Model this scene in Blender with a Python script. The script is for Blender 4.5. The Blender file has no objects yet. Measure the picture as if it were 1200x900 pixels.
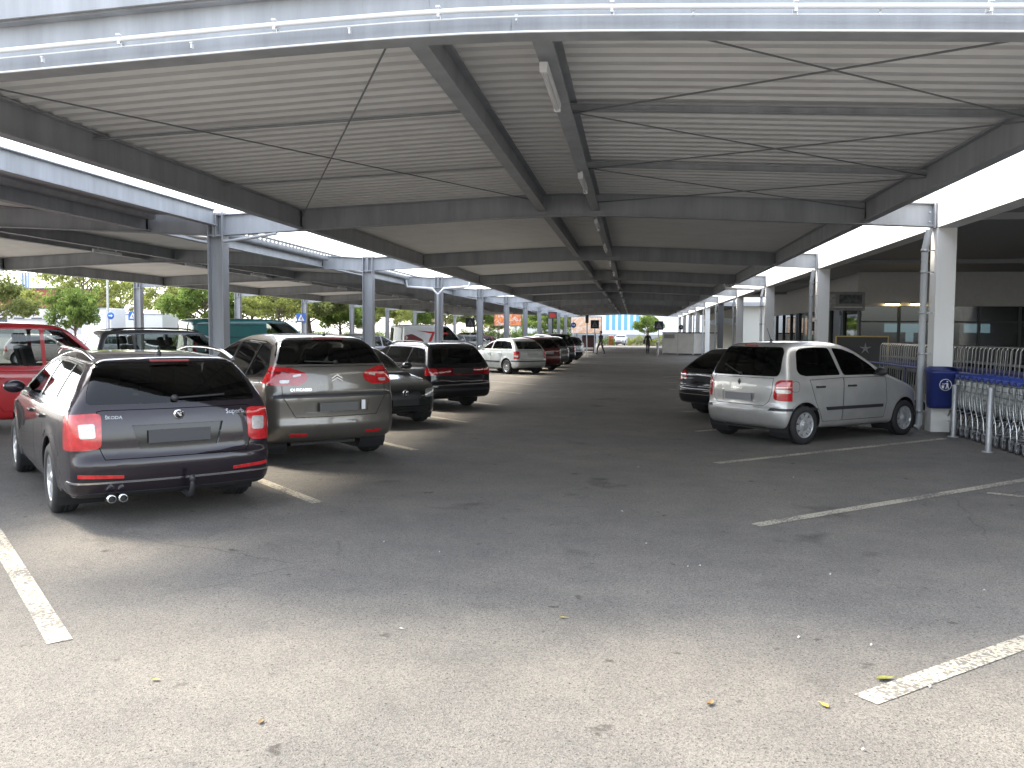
import bpy, bmesh, math, random
import numpy as np
from mathutils import Vector, Matrix

random.seed(7)
R = math.radians
sc = bpy.context.scene
COL = sc.collection

# ------------------------------------------------------------------ camera
FPX = 1000.0                       # focal length in pixels of a 1200 px wide frame
CAM_H = 1.68
YAW = math.atan(142 / FPX)         # turned left of the lane direction (+Y)
PITCH = math.atan(61 / FPX)        # looking slightly down
ROLL = R(0.35)
_f = Vector((-math.sin(YAW) * math.cos(PITCH), math.cos(YAW) * math.cos(PITCH), -math.sin(PITCH)))
_r = Vector((math.cos(YAW), math.sin(YAW), 0))
_u = _r.cross(_f)
_r2 = _r * math.cos(ROLL) + _u * math.sin(ROLL)
_u2 = _u * math.cos(ROLL) - _r * math.sin(ROLL)
cam_d = bpy.data.cameras.new('camera')
cam = bpy.data.objects.new('camera', cam_d)
COL.objects.link(cam)
cam_d.sensor_fit = 'HORIZONTAL'
cam_d.sensor_width = 36
cam_d.lens = 36 * FPX / 1200
cam_d.clip_end = 2000
cam_d.clip_start = 0.05
cam.matrix_world = Matrix(((_r2.x, _u2.x, -_f.x, 0), (_r2.y, _u2.y, -_f.y, 0), (_r2.z, _u2.z, -_f.z, CAM_H), (0, 0, 0, 1)))
sc.camera = cam

def ray(px, py):
    return _f + _r2 * ((px - 600) / FPX) - _u2 * ((py - 450) / FPX)
def ground(px, py, z=0.0):
    d = ray(px, py); t = (z - CAM_H) / d.z
    return Vector((0, 0, CAM_H)) + d * t
def at_depth(px, py, D):
    return Vector((0, 0, CAM_H)) + ray(px, py) * D

# ------------------------------------------------------------------ light
LDIR = Vector((0.78, -0.33, -1.0)).normalized()      # travel of sunlight
sun_el = math.asin(-LDIR.z)
sun_az = math.atan2(-LDIR.x, -LDIR.y)                # compass from +Y towards +X
world = bpy.data.worlds.new('World'); sc.world = world
world.use_nodes = True
wn = world.node_tree; wn.nodes.clear()
wo = wn.nodes.new('ShaderNodeOutputWorld'); wb_ = wn.nodes.new('ShaderNodeBackground')
sky = wn.nodes.new('ShaderNodeTexSky'); sky.sky_type = 'NISHITA'
sky.sun_disc = False; sky.sun_elevation = sun_el; sky.sun_rotation = sun_az
sky.air_density = 1.0; sky.dust_density = 2.0; sky.ozone_density = 1.0; sky.altitude = 100
wb_.inputs['Strength'].default_value = 0.15
hs = wn.nodes.new('ShaderNodeHueSaturation'); hs.inputs['Saturation'].default_value = 0.42   # thin bright cloud veil
wn.links.new(sky.outputs[0], hs.inputs['Color']); wn.links.new(hs.outputs[0], wb_.inputs[0]); wn.links.new(wb_.outputs[0], wo.inputs[0])
sd = bpy.data.lights.new('sun', 'SUN'); so = bpy.data.objects.new('sun', sd); COL.objects.link(so)
sd.energy = 1.5; sd.angle = R(13); sd.color = (1.0, 0.89, 0.72)
so.rotation_euler = LDIR.to_track_quat('-Z', 'Y').to_euler()
sc.view_settings.view_transform = 'Standard'
sc.view_settings.look = 'None'
sc.view_settings.gamma = 1.0
sc.view_settings.exposure = 2.55
sc.render.engine = 'CYCLES'
sc.cycles.max_bounces = 10
sc.cycles.diffuse_bounces = 5
sc.cycles.transparent_max_bounces = 16
sc.cycles.use_denoising = True

# ------------------------------------------------------------------ materials
MATS = {}
def principled(name):
    m = bpy.data.materials.new(name); m.use_nodes = True
    return m, m.node_tree, m.node_tree.nodes['Principled BSDF']
def mat(name, col, rough=0.6, metal=0.0, coat=0.0, noise=0.0, nscale=8.0, bump=0.0, bscale=60.0, emit=None, estr=0.0, spec=0.5, rnoise=0.0, streak=False):
    if name in MATS: return MATS[name]
    m, nt, b = principled(name)
    b.inputs['Base Color'].default_value = (*col, 1); b.inputs['Roughness'].default_value = rough
    b.inputs['Metallic'].default_value = metal; b.inputs['Coat Weight'].default_value = coat
    b.inputs['Coat Roughness'].default_value = 0.04
    b.inputs['Specular IOR Level'].default_value = spec
    if noise or rnoise or bump:
        tc = nt.nodes.new('ShaderNodeTexCoord')
        src = tc.outputs['Object']
        if streak:
            mp = nt.nodes.new('ShaderNodeMapping'); mp.inputs['Scale'].default_value = (1, 1, 0.12)
            nt.links.new(src, mp.inputs[0]); src = mp.outputs[0]
        n = nt.nodes.new('ShaderNodeTexNoise'); n.inputs['Scale'].default_value = nscale; n.inputs['Detail'].default_value = 6
        n.inputs['Roughness'].default_value = 0.65
        nt.links.new(src, n.inputs['Vector'])
    if noise:
        mr = nt.nodes.new('ShaderNodeMapRange'); mr.inputs[1].default_value = 0.3; mr.inputs[2].default_value = 0.7
        mr.inputs[3].default_value = 1 - noise; mr.inputs[4].default_value = 1 + noise
        nt.links.new(n.outputs['Fac'], mr.inputs[0])
        mx = nt.nodes.new('ShaderNodeMix'); mx.data_type = 'RGBA'; mx.blend_type = 'MULTIPLY'; mx.inputs[0].default_value = 1
        mx.inputs[6].default_value = (*col, 1); nt.links.new(mr.outputs[0], mx.inputs[7])
        nt.links.new(mx.outputs[2], b.inputs['Base Color'])
    if rnoise:
        mr2 = nt.nodes.new('ShaderNodeMapRange'); mr2.inputs[3].default_value = max(0, rough - rnoise); mr2.inputs[4].default_value = min(1, rough + rnoise)
        nt.links.new(n.outputs['Fac'], mr2.inputs[0]); nt.links.new(mr2.outputs[0], b.inputs['Roughness'])
    if bump:
        n2 = nt.nodes.new('ShaderNodeTexNoise'); n2.inputs['Scale'].default_value = bscale; n2.inputs['Detail'].default_value = 4
        nt.links.new(tc.outputs['Object'], n2.inputs['Vector'])
        bp = nt.nodes.new('ShaderNodeBump'); bp.inputs['Strength'].default_value = bump; bp.inputs['Distance'].default_value = 0.01
        nt.links.new(n2.outputs['Fac'], bp.inputs['Height']); nt.links.new(bp.outputs[0], b.inputs['Normal'])
    if emit:
        b.inputs['Emission Color'].default_value = (*emit, 1); b.inputs['Emission Strength'].default_value = estr
    MATS[name] = m
    return m

def glass_mat(name, tint, base=0.04):
    if name in MATS: return MATS[name]
    m = bpy.data.materials.new(name); m.use_nodes = True; nt = m.node_tree; nt.nodes.clear()
    o = nt.nodes.new('ShaderNodeOutputMaterial'); tr = nt.nodes.new('ShaderNodeBsdfTransparent'); gl = nt.nodes.new('ShaderNodeBsdfGlossy')
    fr = nt.nodes.new('ShaderNodeFresnel'); fr.inputs[0].default_value = 1.52; mx = nt.nodes.new('ShaderNodeMixShader')
    tr.inputs[0].default_value = (*tint, 1); gl.inputs['Roughness'].default_value = 0.02; gl.inputs[0].default_value = (0.95, 0.97, 0.97, 1)
    nt.links.new(fr.outputs[0], mx.inputs[0]); nt.links.new(tr.outputs[0], mx.inputs[1]); nt.links.new(gl.outputs[0], mx.inputs[2])
    nt.links.new(mx.outputs[0], o.inputs[0])
    MATS[name] = m
    return m

def paint(name, col, metal=0.45, rough=0.32, spec=0.5):
    return mat('paint_' + name, col, rough=rough, metal=metal, coat=1.0, noise=0.10, nscale=3.0, rnoise=0.07, spec=spec)

# asphalt: pale weathered surface with visible aggregate, stains and a few cracks
def asphalt_mat():
    m, nt, b = principled('asphalt')
    L = nt.links
    tc = nt.nodes.new('ShaderNodeTexCoord')
    def noise(scale, detail=4, rough=0.6):
        n = nt.nodes.new('ShaderNodeTexNoise'); n.inputs['Scale'].default_value = scale; n.inputs['Detail'].default_value = detail
        n.inputs['Roughness'].default_value = rough; L.new(tc.outputs['Object'], n.inputs['Vector']); return n.outputs['Fac']
    def ramp(src, p0, c0, p1, c1):
        r = nt.nodes.new('ShaderNodeValToRGB'); r.color_ramp.elements[0].position = p0; r.color_ramp.elements[0].color = (*c0, 1)
        r.color_ramp.elements[1].position = p1; r.color_ramp.elements[1].color = (*c1, 1); L.new(src, r.inputs[0]); return r.outputs[0]
    def mixc(a, bb, mode='MULTIPLY', fac=1.0):
        x = nt.nodes.new('ShaderNodeMix'); x.data_type = 'RGBA'; x.blend_type = mode
        if isinstance(fac, float): x.inputs[0].default_value = fac
        else: L.new(fac, x.inputs[0])
        for s, v in ((6, a), (7, bb)):
            if isinstance(v, tuple): x.inputs[s].default_value = (*v, 1)
            else: L.new(v, x.inputs[s])
        return x.outputs[2]
    base = ramp(noise(0.55, 5), 0.3, (0.145, 0.139, 0.129), 0.7, (0.182, 0.173, 0.158))
    vor = nt.nodes.new('ShaderNodeTexVoronoi'); vor.inputs['Scale'].default_value = 130; L.new(tc.outputs['Object'], vor.inputs['Vector'])
    stones = ramp(vor.outputs['Color'], 0.25, (0.74, 0.74, 0.74), 0.75, (1.22, 1.20, 1.17))
    vor.inputs['Randomness'].default_value = 1
    c = mixc(base, stones)
    speck = ramp(noise(66, 3, 0.7), 0.365, (0.14, 0.135, 0.13), 0.40, (1, 1, 1))
    c = mixc(c, speck)
    patch = ramp(noise(1.7, 6, 0.7), 0.35, (0.84, 0.84, 0.85), 0.62, (1.05, 1.04, 1.02))
    c = mixc(c, patch)
    oil = ramp(noise(0.9, 3), 0.26, (0.50, 0.50, 0.51), 0.37, (1, 1, 1))
    c = mixc(c, oil)
    drip = ramp(noise(5.5, 3, 0.55), 0.27, (0.45, 0.44, 0.43), 0.33, (1, 1, 1))
    c = mixc(c, drip)
    seam = ramp(noise(0.16, 2), 0.40, (0.86, 0.87, 0.88), 0.60, (1.06, 1.05, 1.03))
    c = mixc(c, seam)
    # fine cracks
    v2 = nt.nodes.new('ShaderNodeTexVoronoi'); v2.feature = 'DISTANCE_TO_EDGE'; v2.inputs['Scale'].default_value = 0.33
    wv = nt.nodes.new('ShaderNodeTexNoise'); wv.inputs['Scale'].default_value = 2.2; wv.inputs['Detail'].default_value = 5
    L.new(tc.outputs['Object'], wv.inputs['Vector'])
    vm = nt.nodes.new('ShaderNodeMix'); vm.data_type = 'VECTOR'; vm.inputs[0].default_value = 0.22
    L.new(tc.outputs['Object'], vm.inputs[4]); L.new(wv.outputs['Color'], vm.inputs[5]); L.new(vm.outputs[1], v2.inputs['Vector'])
    crack = ramp(v2.outputs['Distance'], 0.0012, (0.66, 0.66, 0.66), 0.0035, (1, 1, 1))
    mask = ramp(noise(0.4, 2), 0.52, (0, 0, 0), 0.6, (1, 1, 1))
    c = mixc(c, crack, 'MULTIPLY', mask)
    L.new(c, b.inputs['Base Color'])
    b.inputs['Roughness'].default_value = 0.82
    b.inputs['Specular IOR Level'].default_value = 0.35
    bp = nt.nodes.new('ShaderNodeBump'); bp.inputs['Strength'].default_value = 0.5; bp.inputs['Distance'].default_value = 0.006
    L.new(vor.outputs['Distance'], bp.inputs['Height'])
    L.new(bp.outputs[0], b.inputs['Normal'])
    return m
M_ASPHALT = asphalt_mat()

def line_paint_mat(name, wear):
    m, nt, b = principled(name); L = nt.links
    tc = nt.nodes.new('ShaderNodeTexCoord')
    n = nt.nodes.new('ShaderNodeTexNoise'); n.inputs['Scale'].default_value = 38; n.inputs['Detail'].default_value = 8; n.inputs['Roughness'].default_value = 0.75
    L.new(tc.outputs['Object'], n.inputs['Vector'])
    r = nt.nodes.new('ShaderNodeValToRGB'); r.color_ramp.elements[0].position = wear; r.color_ramp.elements[1].position = wear + 0.05
    r.color_ramp.elements[0].color = (0.13, 0.125, 0.115, 1); r.color_ramp.elements[1].color = (0.43, 0.395, 0.31, 1)
    n2 = nt.nodes.new('ShaderNodeTexNoise'); n2.inputs['Scale'].default_value = 2.1; n2.inputs['Detail'].default_value = 3; L.new(tc.outputs['Object'], n2.inputs['Vector'])
    ma = nt.nodes.new('ShaderNodeMath'); ma.operation = 'MULTIPLY_ADD'; ma.inputs[1].default_value = 0.34; L.new(n2.outputs['Fac'], ma.inputs[0]); L.new(n.outputs['Fac'], ma.inputs[2])
    mb_ = nt.nodes.new('ShaderNodeMath'); mb_.operation = 'SUBTRACT'; mb_.inputs[1].default_value = 0.165; L.new(ma.outputs[0], mb_.inputs[0])
    L.new(mb_.outputs[0], r.inputs[0]); L.new(r.outputs[0], b.inputs['Base Color']); b.inputs['Roughness'].default_value = 0.75
    return m
M_LINE = line_paint_mat('worn_white_line_paint', 0.475)

M_STEEL = mat('blue_grey_steel_paint', (0.345, 0.36, 0.38), 0.5, noise=0.20, nscale=3.5, rnoise=0.12, streak=True)
M_SHEET = mat('pale_roof_sheet', (0.74, 0.74, 0.73), 0.55, noise=0.06, nscale=1.2)
M_GALV = mat('galvanised_metal', (0.42, 0.43, 0.44), 0.45, metal=0.6, noise=0.15, nscale=12)
M_WHITEPIPE = mat('white_conduit', (0.72, 0.73, 0.74), 0.45)
M_ROD = mat('dark_bracing_rod', (0.18, 0.19, 0.20), 0.5)
M_WHITE = mat('white_render', (0.78, 0.78, 0.76), 0.8, noise=0.06, nscale=1.5, bump=0.15, bscale=40, streak=True)
M_PIPE = mat('grey_plastic_pipe', (0.40, 0.42, 0.43), 0.5, noise=0.08)
M_RUBBER = mat('black_rubber', (0.018, 0.018, 0.019), 0.75, noise=0.25, nscale=20)
M_BLACK = mat('black_plastic', (0.022, 0.022, 0.024), 0.45)
M_TRIM = mat('gloss_black_trim', (0.012, 0.012, 0.013), 0.15)
M_CHROME = mat('chrome', (0.72, 0.73, 0.74), 0.12, metal=1.0)
M_ALLOY = mat('alloy_silver', (0.52, 0.53, 0.54), 0.35, metal=0.85, noise=0.12, nscale=25)
M_HUBCAP = mat('hubcap_silver', (0.45, 0.46, 0.47), 0.4, metal=0.5, noise=0.15, nscale=25)
M_DARKWHEEL = mat('dark_steel_wheel', (0.05, 0.05, 0.055), 0.55)
M_RED = mat('tail_light_red', (0.42, 0.012, 0.015), 0.12, coat=1.0, noise=0.35, nscale=30)
M_REDDK = mat('dark_red_lens', (0.16, 0.006, 0.010), 0.1, coat=1.0, noise=0.3, nscale=30)
M_CLEAR = mat('clear_lamp_lens', (0.46, 0.43, 0.41), 0.15, metal=0.25, coat=1.0, noise=0.25, nscale=30)
M_HEAD = mat('headlight_lens', (0.45, 0.47, 0.48), 0.12, metal=0.6, coat=1.0, noise=0.3, nscale=22)
M_PLATE = mat('blank_plate', (0.22, 0.22, 0.23), 0.55)
M_PLATEA = mat('blank_charcoal_plate', (0.05, 0.05, 0.053), 0.6)
M_PLATEB = mat('blank_mid_plate', (0.11, 0.108, 0.104), 0.6)
M_PLATEL = mat('blank_pale_plate', (0.42, 0.42, 0.43), 0.55)
M_PLATED = mat('blank_dark_plate', (0.012, 0.012, 0.013), 0.6)
M_SEAT = mat('dark_seat_fabric', (0.035, 0.035, 0.038), 0.9)
M_GLASS = glass_mat('car_glass', (0.50, 0.54, 0.52))
M_GLASSD = glass_mat('privacy_glass', (0.17, 0.18, 0.18))
M_BLUE = mat('blue_bin_plastic', (0.022, 0.036, 0.17), 0.4, noise=0.08)
M_BLUEH = mat('blue_handle_plastic', (0.028, 0.05, 0.23), 0.4)
M_SIGNBLUE = mat('sign_blue', (0.03, 0.12, 0.42), 0.4)
M_SIGNWHITE = mat('sign_white', (0.75, 0.76, 0.77), 0.45)
M_SIGNBLACK = mat('sign_black', (0.02, 0.02, 0.025), 0.5)

# ------------------------------------------------------------------ object helpers
def tag(o, label=None, cat=None, group=None, kind=None):
    if label: o['label'] = label
    if cat: o['category'] = cat
    if group: o['group'] = group
    if kind: o['kind'] = kind
    return o
def empty(name, loc=(0, 0, 0), rz=0.0, parent=None):
    o = bpy.data.objects.new(name, None); COL.objects.link(o)
    o.location = loc; o.rotation_euler = (0, 0, rz); o.empty_display_size = 0.3
    if parent: o.parent = parent
    return o
def link_mesh(name, me, parent=None, loc=None):
    o = bpy.data.objects.new(name, me); COL.objects.link(o)
    if parent: o.parent = parent
    if loc is not None: o.location = loc
    return o
def copy_tree(o, parent=None):
    c = o.copy(); COL.objects.link(c)
    if parent: c.parent = parent
    for ch in o.children: copy_tree(ch, c)
    return c

class MB:
    """collects geometry for ONE mesh object"""
    def __init__(s): s.v = []; s.f = []; s.m = []; s.sm = []
    def add(s, vs, fs, mi=0, smooth=False, M=None):
        b = len(s.v)
        for p in vs:
            p = Vector(p)
            s.v.append(tuple(M @ p) if M else tuple(p))
        for f in fs:
            s.f.append([b + i for i in f]); s.m.append(mi); s.sm.append(smooth)
        return s
    def box(s, c, d, mi=0, M=None, bev=0.0):
        x, y, z = d[0] / 2, d[1] / 2, d[2] / 2
        cx, cy, cz = c
        if bev <= 0:
            vs = [(cx + sx * x, cy + sy * y, cz + sz * z) for sx in (-1, 1) for sy in (-1, 1) for sz in (-1, 1)]
            fs = [(0, 1, 3, 2), (4, 6, 7, 5), (0, 4, 5, 1), (2, 3, 7, 6), (0, 2, 6, 4), (1, 5, 7, 3)]
            return s.add(vs, fs, mi, False, M)
        bm = bmesh.new(); bmesh.ops.create_cube(bm, size=1)
        for v in bm.verts: v.co = Vector((v.co.x * d[0], v.co.y * d[1], v.co.z * d[2])) + Vector(c)
        bmesh.ops.bevel(bm, geom=bm.edges[:], offset=bev, segments=2, affect='EDGES', profile=0.6)
        bm.verts.index_update()
        s.add([v.co.copy() for v in bm.verts], [[v.index for v in f.verts] for f in bm.faces], mi, False, M); bm.free()
        return s
    def tube(s, pts, r, n=8, mi=0, cap=True, M=None, smooth=True):
        pts = [Vector(p) for p in pts]; rings = []
        rr = r if isinstance(r, (list, tuple)) else [r] * len(pts)
        prev = None
        for i, p in enumerate(pts):
            t = (pts[min(i + 1, len(pts) - 1)] - pts[max(i - 1, 0)]).normalized()
            if prev is None:
                a = Vector((0, 0, 1)) if abs(t.z) < 0.9 else Vector((1, 0, 0))
                u = t.cross(a).normalized()
            else:
                u = (prev - t * prev.dot(t)).normalized()
            prev = u; w = t.cross(u)
            rings.append([p + (u * math.cos(2 * math.pi * k / n + .4) + w * math.sin(2 * math.pi * k / n + .4)) * rr[i] for k in range(n)])
        vs = [q for rg in rings for q in rg]; fs = []
        for i in range(len(pts) - 1):
            for k in range(n):
                fs.append((i * n + k, i * n + (k + 1) % n, (i + 1) * n + (k + 1) % n, (i + 1) * n + k))
        s.add(vs, fs, mi, smooth, M)
        if cap:
            s.add(rings[0], [tuple(range(n - 1, -1, -1))], mi, False, M); s.add(rings[-1], [tuple(range(n))], mi, False, M)
        return s
    def lathe(s, prof, n=24, axis='z', c=(0, 0, 0), mi=0, M=None, smooth=True, caps=False):
        vs = []; c = Vector(c)
        for (r, h) in prof:
            for k in range(n):
                a = 2 * math.pi * k / n
                if axis == 'z': q = Vector((r * math.cos(a), r * math.sin(a), h))
                elif axis == 'y': q = Vector((r * math.cos(a), h, r * math.sin(a)))
                else: q = Vector((h, r * math.cos(a), r * math.sin(a)))
                vs.append(q + c)
        fs = []
        for i in range(len(prof) - 1):
            for k in range(n):
                fs.append((i * n + k, i * n + (k + 1) % n, (i + 1) * n + (k + 1) % n, (i + 1) * n + k))
        if caps: fs.append(tuple(range(n))); fs.append(tuple(range((len(prof) - 1) * n, len(prof) * n)))
        return s.add(vs, fs, mi, smooth, M)
    def prism(s, poly, a, b, axis='y', mi=0, M=None):
        """poly: 2D outline; extruded from a to b along axis"""
        def pt(p, h):
            if axis == 'y': return (p[0], h, p[1])
            if axis == 'x': return (h, p[0], p[1])
            return (p[0], p[1], h)
        n = len(poly); vs = [pt(p, a) for p in poly] + [pt(p, b) for p in poly]
        fs = [tuple(range(n))[::-1], tuple(range(n, 2 * n))] + [(i, (i + 1) % n, n + (i + 1) % n, n + i) for i in range(n)]
        return s.add(vs, fs, mi, False, M)
    def beam(s, p, q, h, w, tf=0.018, tw=0.012, mi=0):
        """I-section from p to q (points on the section's centre line); web vertical"""
        p = Vector(p); q = Vector(q); t = (q - p).normalized()
        side = t.cross(Vector((0, 0, 1)))
        if side.length < 1e-3: side = Vector((0, 1, 0))
        side.normalize(); up = side.cross(t).normalized()
        x = w / 2; y = h / 2; a = tw / 2; b = y - tf
        out = [(-x, -y), (x, -y), (x, -b), (a, -b), (a, b), (x, b), (x, y), (-x, y), (-x, b), (-a, b), (-a, -b), (-x, -b)]
        n = len(out)
        vs = [p + side * i + up * j for i, j in out] + [q + side * i + up * j for i, j in out]
        fs = [(i, (i + 1) % n, n + (i + 1) % n, n + i) for i in range(n)]
        for o, rv in ((0, True), (n, False)):
            for qd in ((0, 1, 2, 11), (3, 4, 9, 10), (5, 6, 7, 8)):
                fs.append(tuple(o + k for k in (qd[::-1] if rv else qd)))
        return s.add(vs, fs, mi)
    def build(s, name, mats, parent=None, loc=None, recalc=True):
        me = bpy.data.meshes.new(name)
        me.from_pydata(s.v, [], s.f)
        if not isinstance(mats, (list, tuple)): mats = [mats]
        for m in mats: me.materials.append(m)
        me.polygons.foreach_set('material_index', s.m); me.polygons.foreach_set('use_smooth', s.sm)
        if recalc:
            bm = bmesh.new(); bm.from_mesh(me); bmesh.ops.recalc_face_normals(bm, faces=bm.faces); bm.to_mesh(me); bm.free()
        me.update()
        return link_mesh(name, me, parent, loc)

def text_mesh(name, body, size, depth, material, parent=None, bold=False):
    cu = bpy.data.curves.new(name, 'FONT'); cu.body = body; cu.size = size; cu.extrude = depth; cu.align_x = 'CENTER'; cu.align_y = 'CENTER'
    cu.resolution_u = 2
    if bold: cu.offset = size * 0.02
    t = bpy.data.objects.new(name, cu); COL.objects.link(t)
    dg = bpy.context.evaluated_depsgraph_get()
    me = bpy.data.meshes.new_from_object(t.evaluated_get(dg))
    bpy.data.objects.remove(t); bpy.data.curves.remove(cu)
    me.materials.clear(); me.materials.append(material)
    o = link_mesh(name, me, parent)
    return o

# ================================================================== THE SETTING
g = MB(); g.add([(-900, -300, 0), (900, -300, 0), (900, 1500, 0), (-900, 1500, 0)], [(0, 1, 2, 3)])
GROUND = tag(g.build('ground', M_ASPHALT), kind='structure')

BAY = math.sin(R(45))
def bay_line(p, ang, length, w=0.12, mtl=None):
    """ang: degrees from +Y, positive to the right"""
    d = Vector((math.sin(R(ang)), math.cos(R(ang)), 0)); n = Vector((d.y, -d.x, 0)) * (w / 2); p = Vector(p)
    sq = Vector((0, 1, 0)) if abs(ang) > 1 else d   # squared-off end
    m = MB(); a = p; b = p + d * length
    m.add([a - n, a + n, b + n, b - n], [(0, 1, 2, 3)])
    o = m.build('bay_line', mtl or M_LINE, GROUND)
    for v in o.data.vertices: v.co.z = 0.004
    return o
LX, LY0, LS = -3.03, 4.11, 3.79
for k in range(16):
    bay_line((LX, LY0 + LS * k, 0), -45, 5.0 + 0.1 * (k % 3), 0.125)
RX, RY0, RS = 1.08, 4.02, 3.6
for k in range(9):
    bay_line((RX, RY0 + RS * k, 0), 49.5, [4.9, 5.0, 5.15, 4.6][k % 4], 0.125)
bay_line((3.75, 9.62, 0), 120, 0.9, 0.10)
for k in range(7):
    bay_line((-2.6 + k * 0.9, 64.6, 0), 90, 0.5, 0.14)

# ------------------------------------------------------------------ car park canopies
FY = [6.2 + 9.5 * k for k in range(11)]
ZB = 3.50; BD = 0.40                     # underside of frame beam at the column, beam depth
RIDGE_UP = 0.26

def canopy(name, xl, xr, el, er, ridge, label, left_cols, right_cols, extra):
    """xl/xr column lines, el/er roof edges, ridge x"""
    root = empty(name, ((xl + xr) / 2, FY[0], 0)); tag(root, label, 'canopy')
    ox, oy = root.location.x, root.location.y
    def zb(x):
        q = 0.9; w = max(ridge - xl, xr - ridge); d = math.hypot(x - ridge, q) - q
        return ZB + (RIDGE_UP + .03) * max(0, 1 - d / (math.hypot(w, q) - q))
    def L(x, y, z): return (x - ox, y - oy, z)
    for i, y in enumerate(FY):
        m = MB()
        xs = [xl, ridge - 2.6, ridge - 1.5, ridge - .8, ridge - .3, ridge + .3, ridge + .8, ridge + 1.5, ridge + 2.6, xr]
        for a, b in zip(xs[:-1], xs[1:]):
            m.beam(L(a, y, zb(a) + BD / 2), L(b, y, zb(b) + BD / 2), BD, 0.18)
        # end plates with bolts
        for xe, sgn in ((xl, 1), (xr, -1)):
            m.box(L(xe + sgn * 0.012, y, zb(xe) + BD / 2), (0.025, 0.26, BD + 0.06))
        for a in (el, er):
            m.box(L(a, y, zb(a) + BD / 2), (0.012, 0.17, BD - 0.04))
        m.build('frame_beam', M_STEEL, root)
        if extra:
            for sx in (-0.05, 0.05):
                for sz in (0.10, 0.26):
                    b = MB(); b.lathe([(0.0, -0.02), (0.018, -0.02), (0.018, 0.0)], 6, 'y', L(xr - 0.10 - 0.0 + sx * 0, y - 0.105, ZB + sz))
                    if sx > 0: b.build('bolt', M_GALV, root)
    cols = ([xl] if left_cols else []) + ([xr] if right_cols else [])
    for x in cols:
        for y in FY:
            m = MB(); hz = ZB + BD + 0.05
            for s in (-1, 1): m.box(L(x + s * 0.145, y, hz / 2), (0.02, 0.26, hz))
            m.box(L(x, y, hz / 2), (0.27, 0.014, hz - 0.002))
            m.box(L(x, y, 0.012), (0.42, 0.36, 0.024))
            m.box(L(x, y, ZB - 0.01), (0.268, 0.255, 0.016))
            m.box(L(x, y, ZB + BD - 0.01), (0.268, 0.255, 0.016))
            m.build('column', M_STEEL, root)
    # longitudinal beams per bay (edge beams and the two ridge purlins), roof deck per bay and side
    ztop = lambda x: zb(x) + BD
    runs = [(el, 0.36, 0.16), (ridge - 0.48, 0.30, 0.15), (ridge + 0.48, 0.30, 0.15), (er, 0.36, 0.16)]
    names = ['edge_beam', 'ridge_beam', 'ridge_beam', 'edge_beam']
    for i in range(len(FY) - 1):
        y0, y1 = FY[i] + 0.012, FY[i + 1] - 0.012
        for (x, h, w), nm in zip(runs, names):
            m = MB(); m.beam(L(x, y0, ztop(x) - h / 2 - 0.004), L(x, y1, ztop(x) - h / 2 - 0.004), h, w); m.build(nm, M_STEEL, root)
    # trapezoid deck sheets, ribs across the lane
    def sheet(xa, xb, y0, y1, za, zb2):
        pitch = 0.25; pr = []; y = y0
        while y < y1 - 1e-6:
            for dy, dz in ((0.0, 0.0), (0.11, 0.0), (0.145, 0.05), (0.215, 0.05)):
                if y + dy < y1: pr.append((y + dy, dz))
            y += pitch
        pr.append((y1, 0.0))
        n = len(pr)
        xs = sorted([xa, xb] + [ridge + s_ * q for s_ in (-1, 1) for q in (.4, 1.0, 1.9, 3.2) if xa < ridge + s_ * q < xb])
        vs = [L(x_, yy, ztop(x_) + .003 + zz) for x_ in xs for yy, zz in pr]
        fs = [(j * n + k, j * n + k + 1, (j + 1) * n + k + 1, (j + 1) * n + k) for j in range(len(xs) - 1) for k in range(n - 1)]
        # top skin closing the build-up
        b = len(vs); ia, ib = (0.22, 0.0) if xb == ridge else (0.0, 0.22)
        vs += [L(xa + ia, y0, za + 0.17), L(xa + ia, y1, za + 0.17), L(xb - ib, y1, zb2 + 0.17), L(xb - ib, y0, zb2 + 0.17)]
        fs.append((b, b + 1, b + 2, b + 3))
        m = MB(); m.add(vs, fs); return m.build('roof_sheet', M_SHEET, root, recalc=False)
    ya, yb = FY[0] - 0.12, FY[-1] + 0.15
    edges = [ya] + [y for y in FY[1:-1]] + [yb]
    for i in range(len(edges) - 1):
        for a, b in ((el - 0.12, ridge), (ridge, er + 0.12)):
            sheet(a, b, edges[i], edges[i + 1], ztop(a) + 0.003, ztop(b) + 0.003)
    # verge flashing at both long edges
    for x, s in ((el - 0.14, -1), (er + 0.14, 1)):
        if not extra and s > 0: continue        # open rib ends show along this eave
        m = MB(); m.box(L(x, (ya + yb) / 2, ztop(x) + 0.07), (0.02, yb - ya, 0.17)); m.build('verge_flashing', M_STEEL, root)
    # horizontal bracing in the first bay: struts and crossed rods
    y0, y1 = FY[0], FY[1]
    thirds = [y0 + (y1 - y0) / 3, y0 + 2 * (y1 - y0) / 3]
    for y in thirds:
        for a, b, hh in ((el, ridge - 0.48, 0.022), (ridge + 0.48, er, 0.07)):
            m = MB(); za, zb_ = ztop(a) - 0.16, ztop(b) - 0.16
            m.beam(L(a, y, za + 0.08), L(b, y, zb_ + 0.08), hh, 0.05 if hh < .05 else 0.07, 0.008, 0.006); m.build('strut', M_STEEL, root)
    rods = [(el, y0, ridge - 0.48, y1), (ridge - 0.48, y0, el, y1)]
    for a, b in ((y0, thirds[0]), (thirds[0], thirds[1]), (thirds[1], y1)):
        rods += [(ridge + 0.48, a, er, b), (er, a, ridge + 0.48, b)]
    for j, (xa, a, xb, b) in enumerate(rods):
        m = MB(); m.tube([L(xa, a, ztop(xa) - 0.13 - 0.02 * (j % 2)), L(xb, b, ztop(xb) - 0.13 - 0.02 * (j % 2))], 0.009, 6); m.build('bracing_rod', M_ROD, root)
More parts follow.
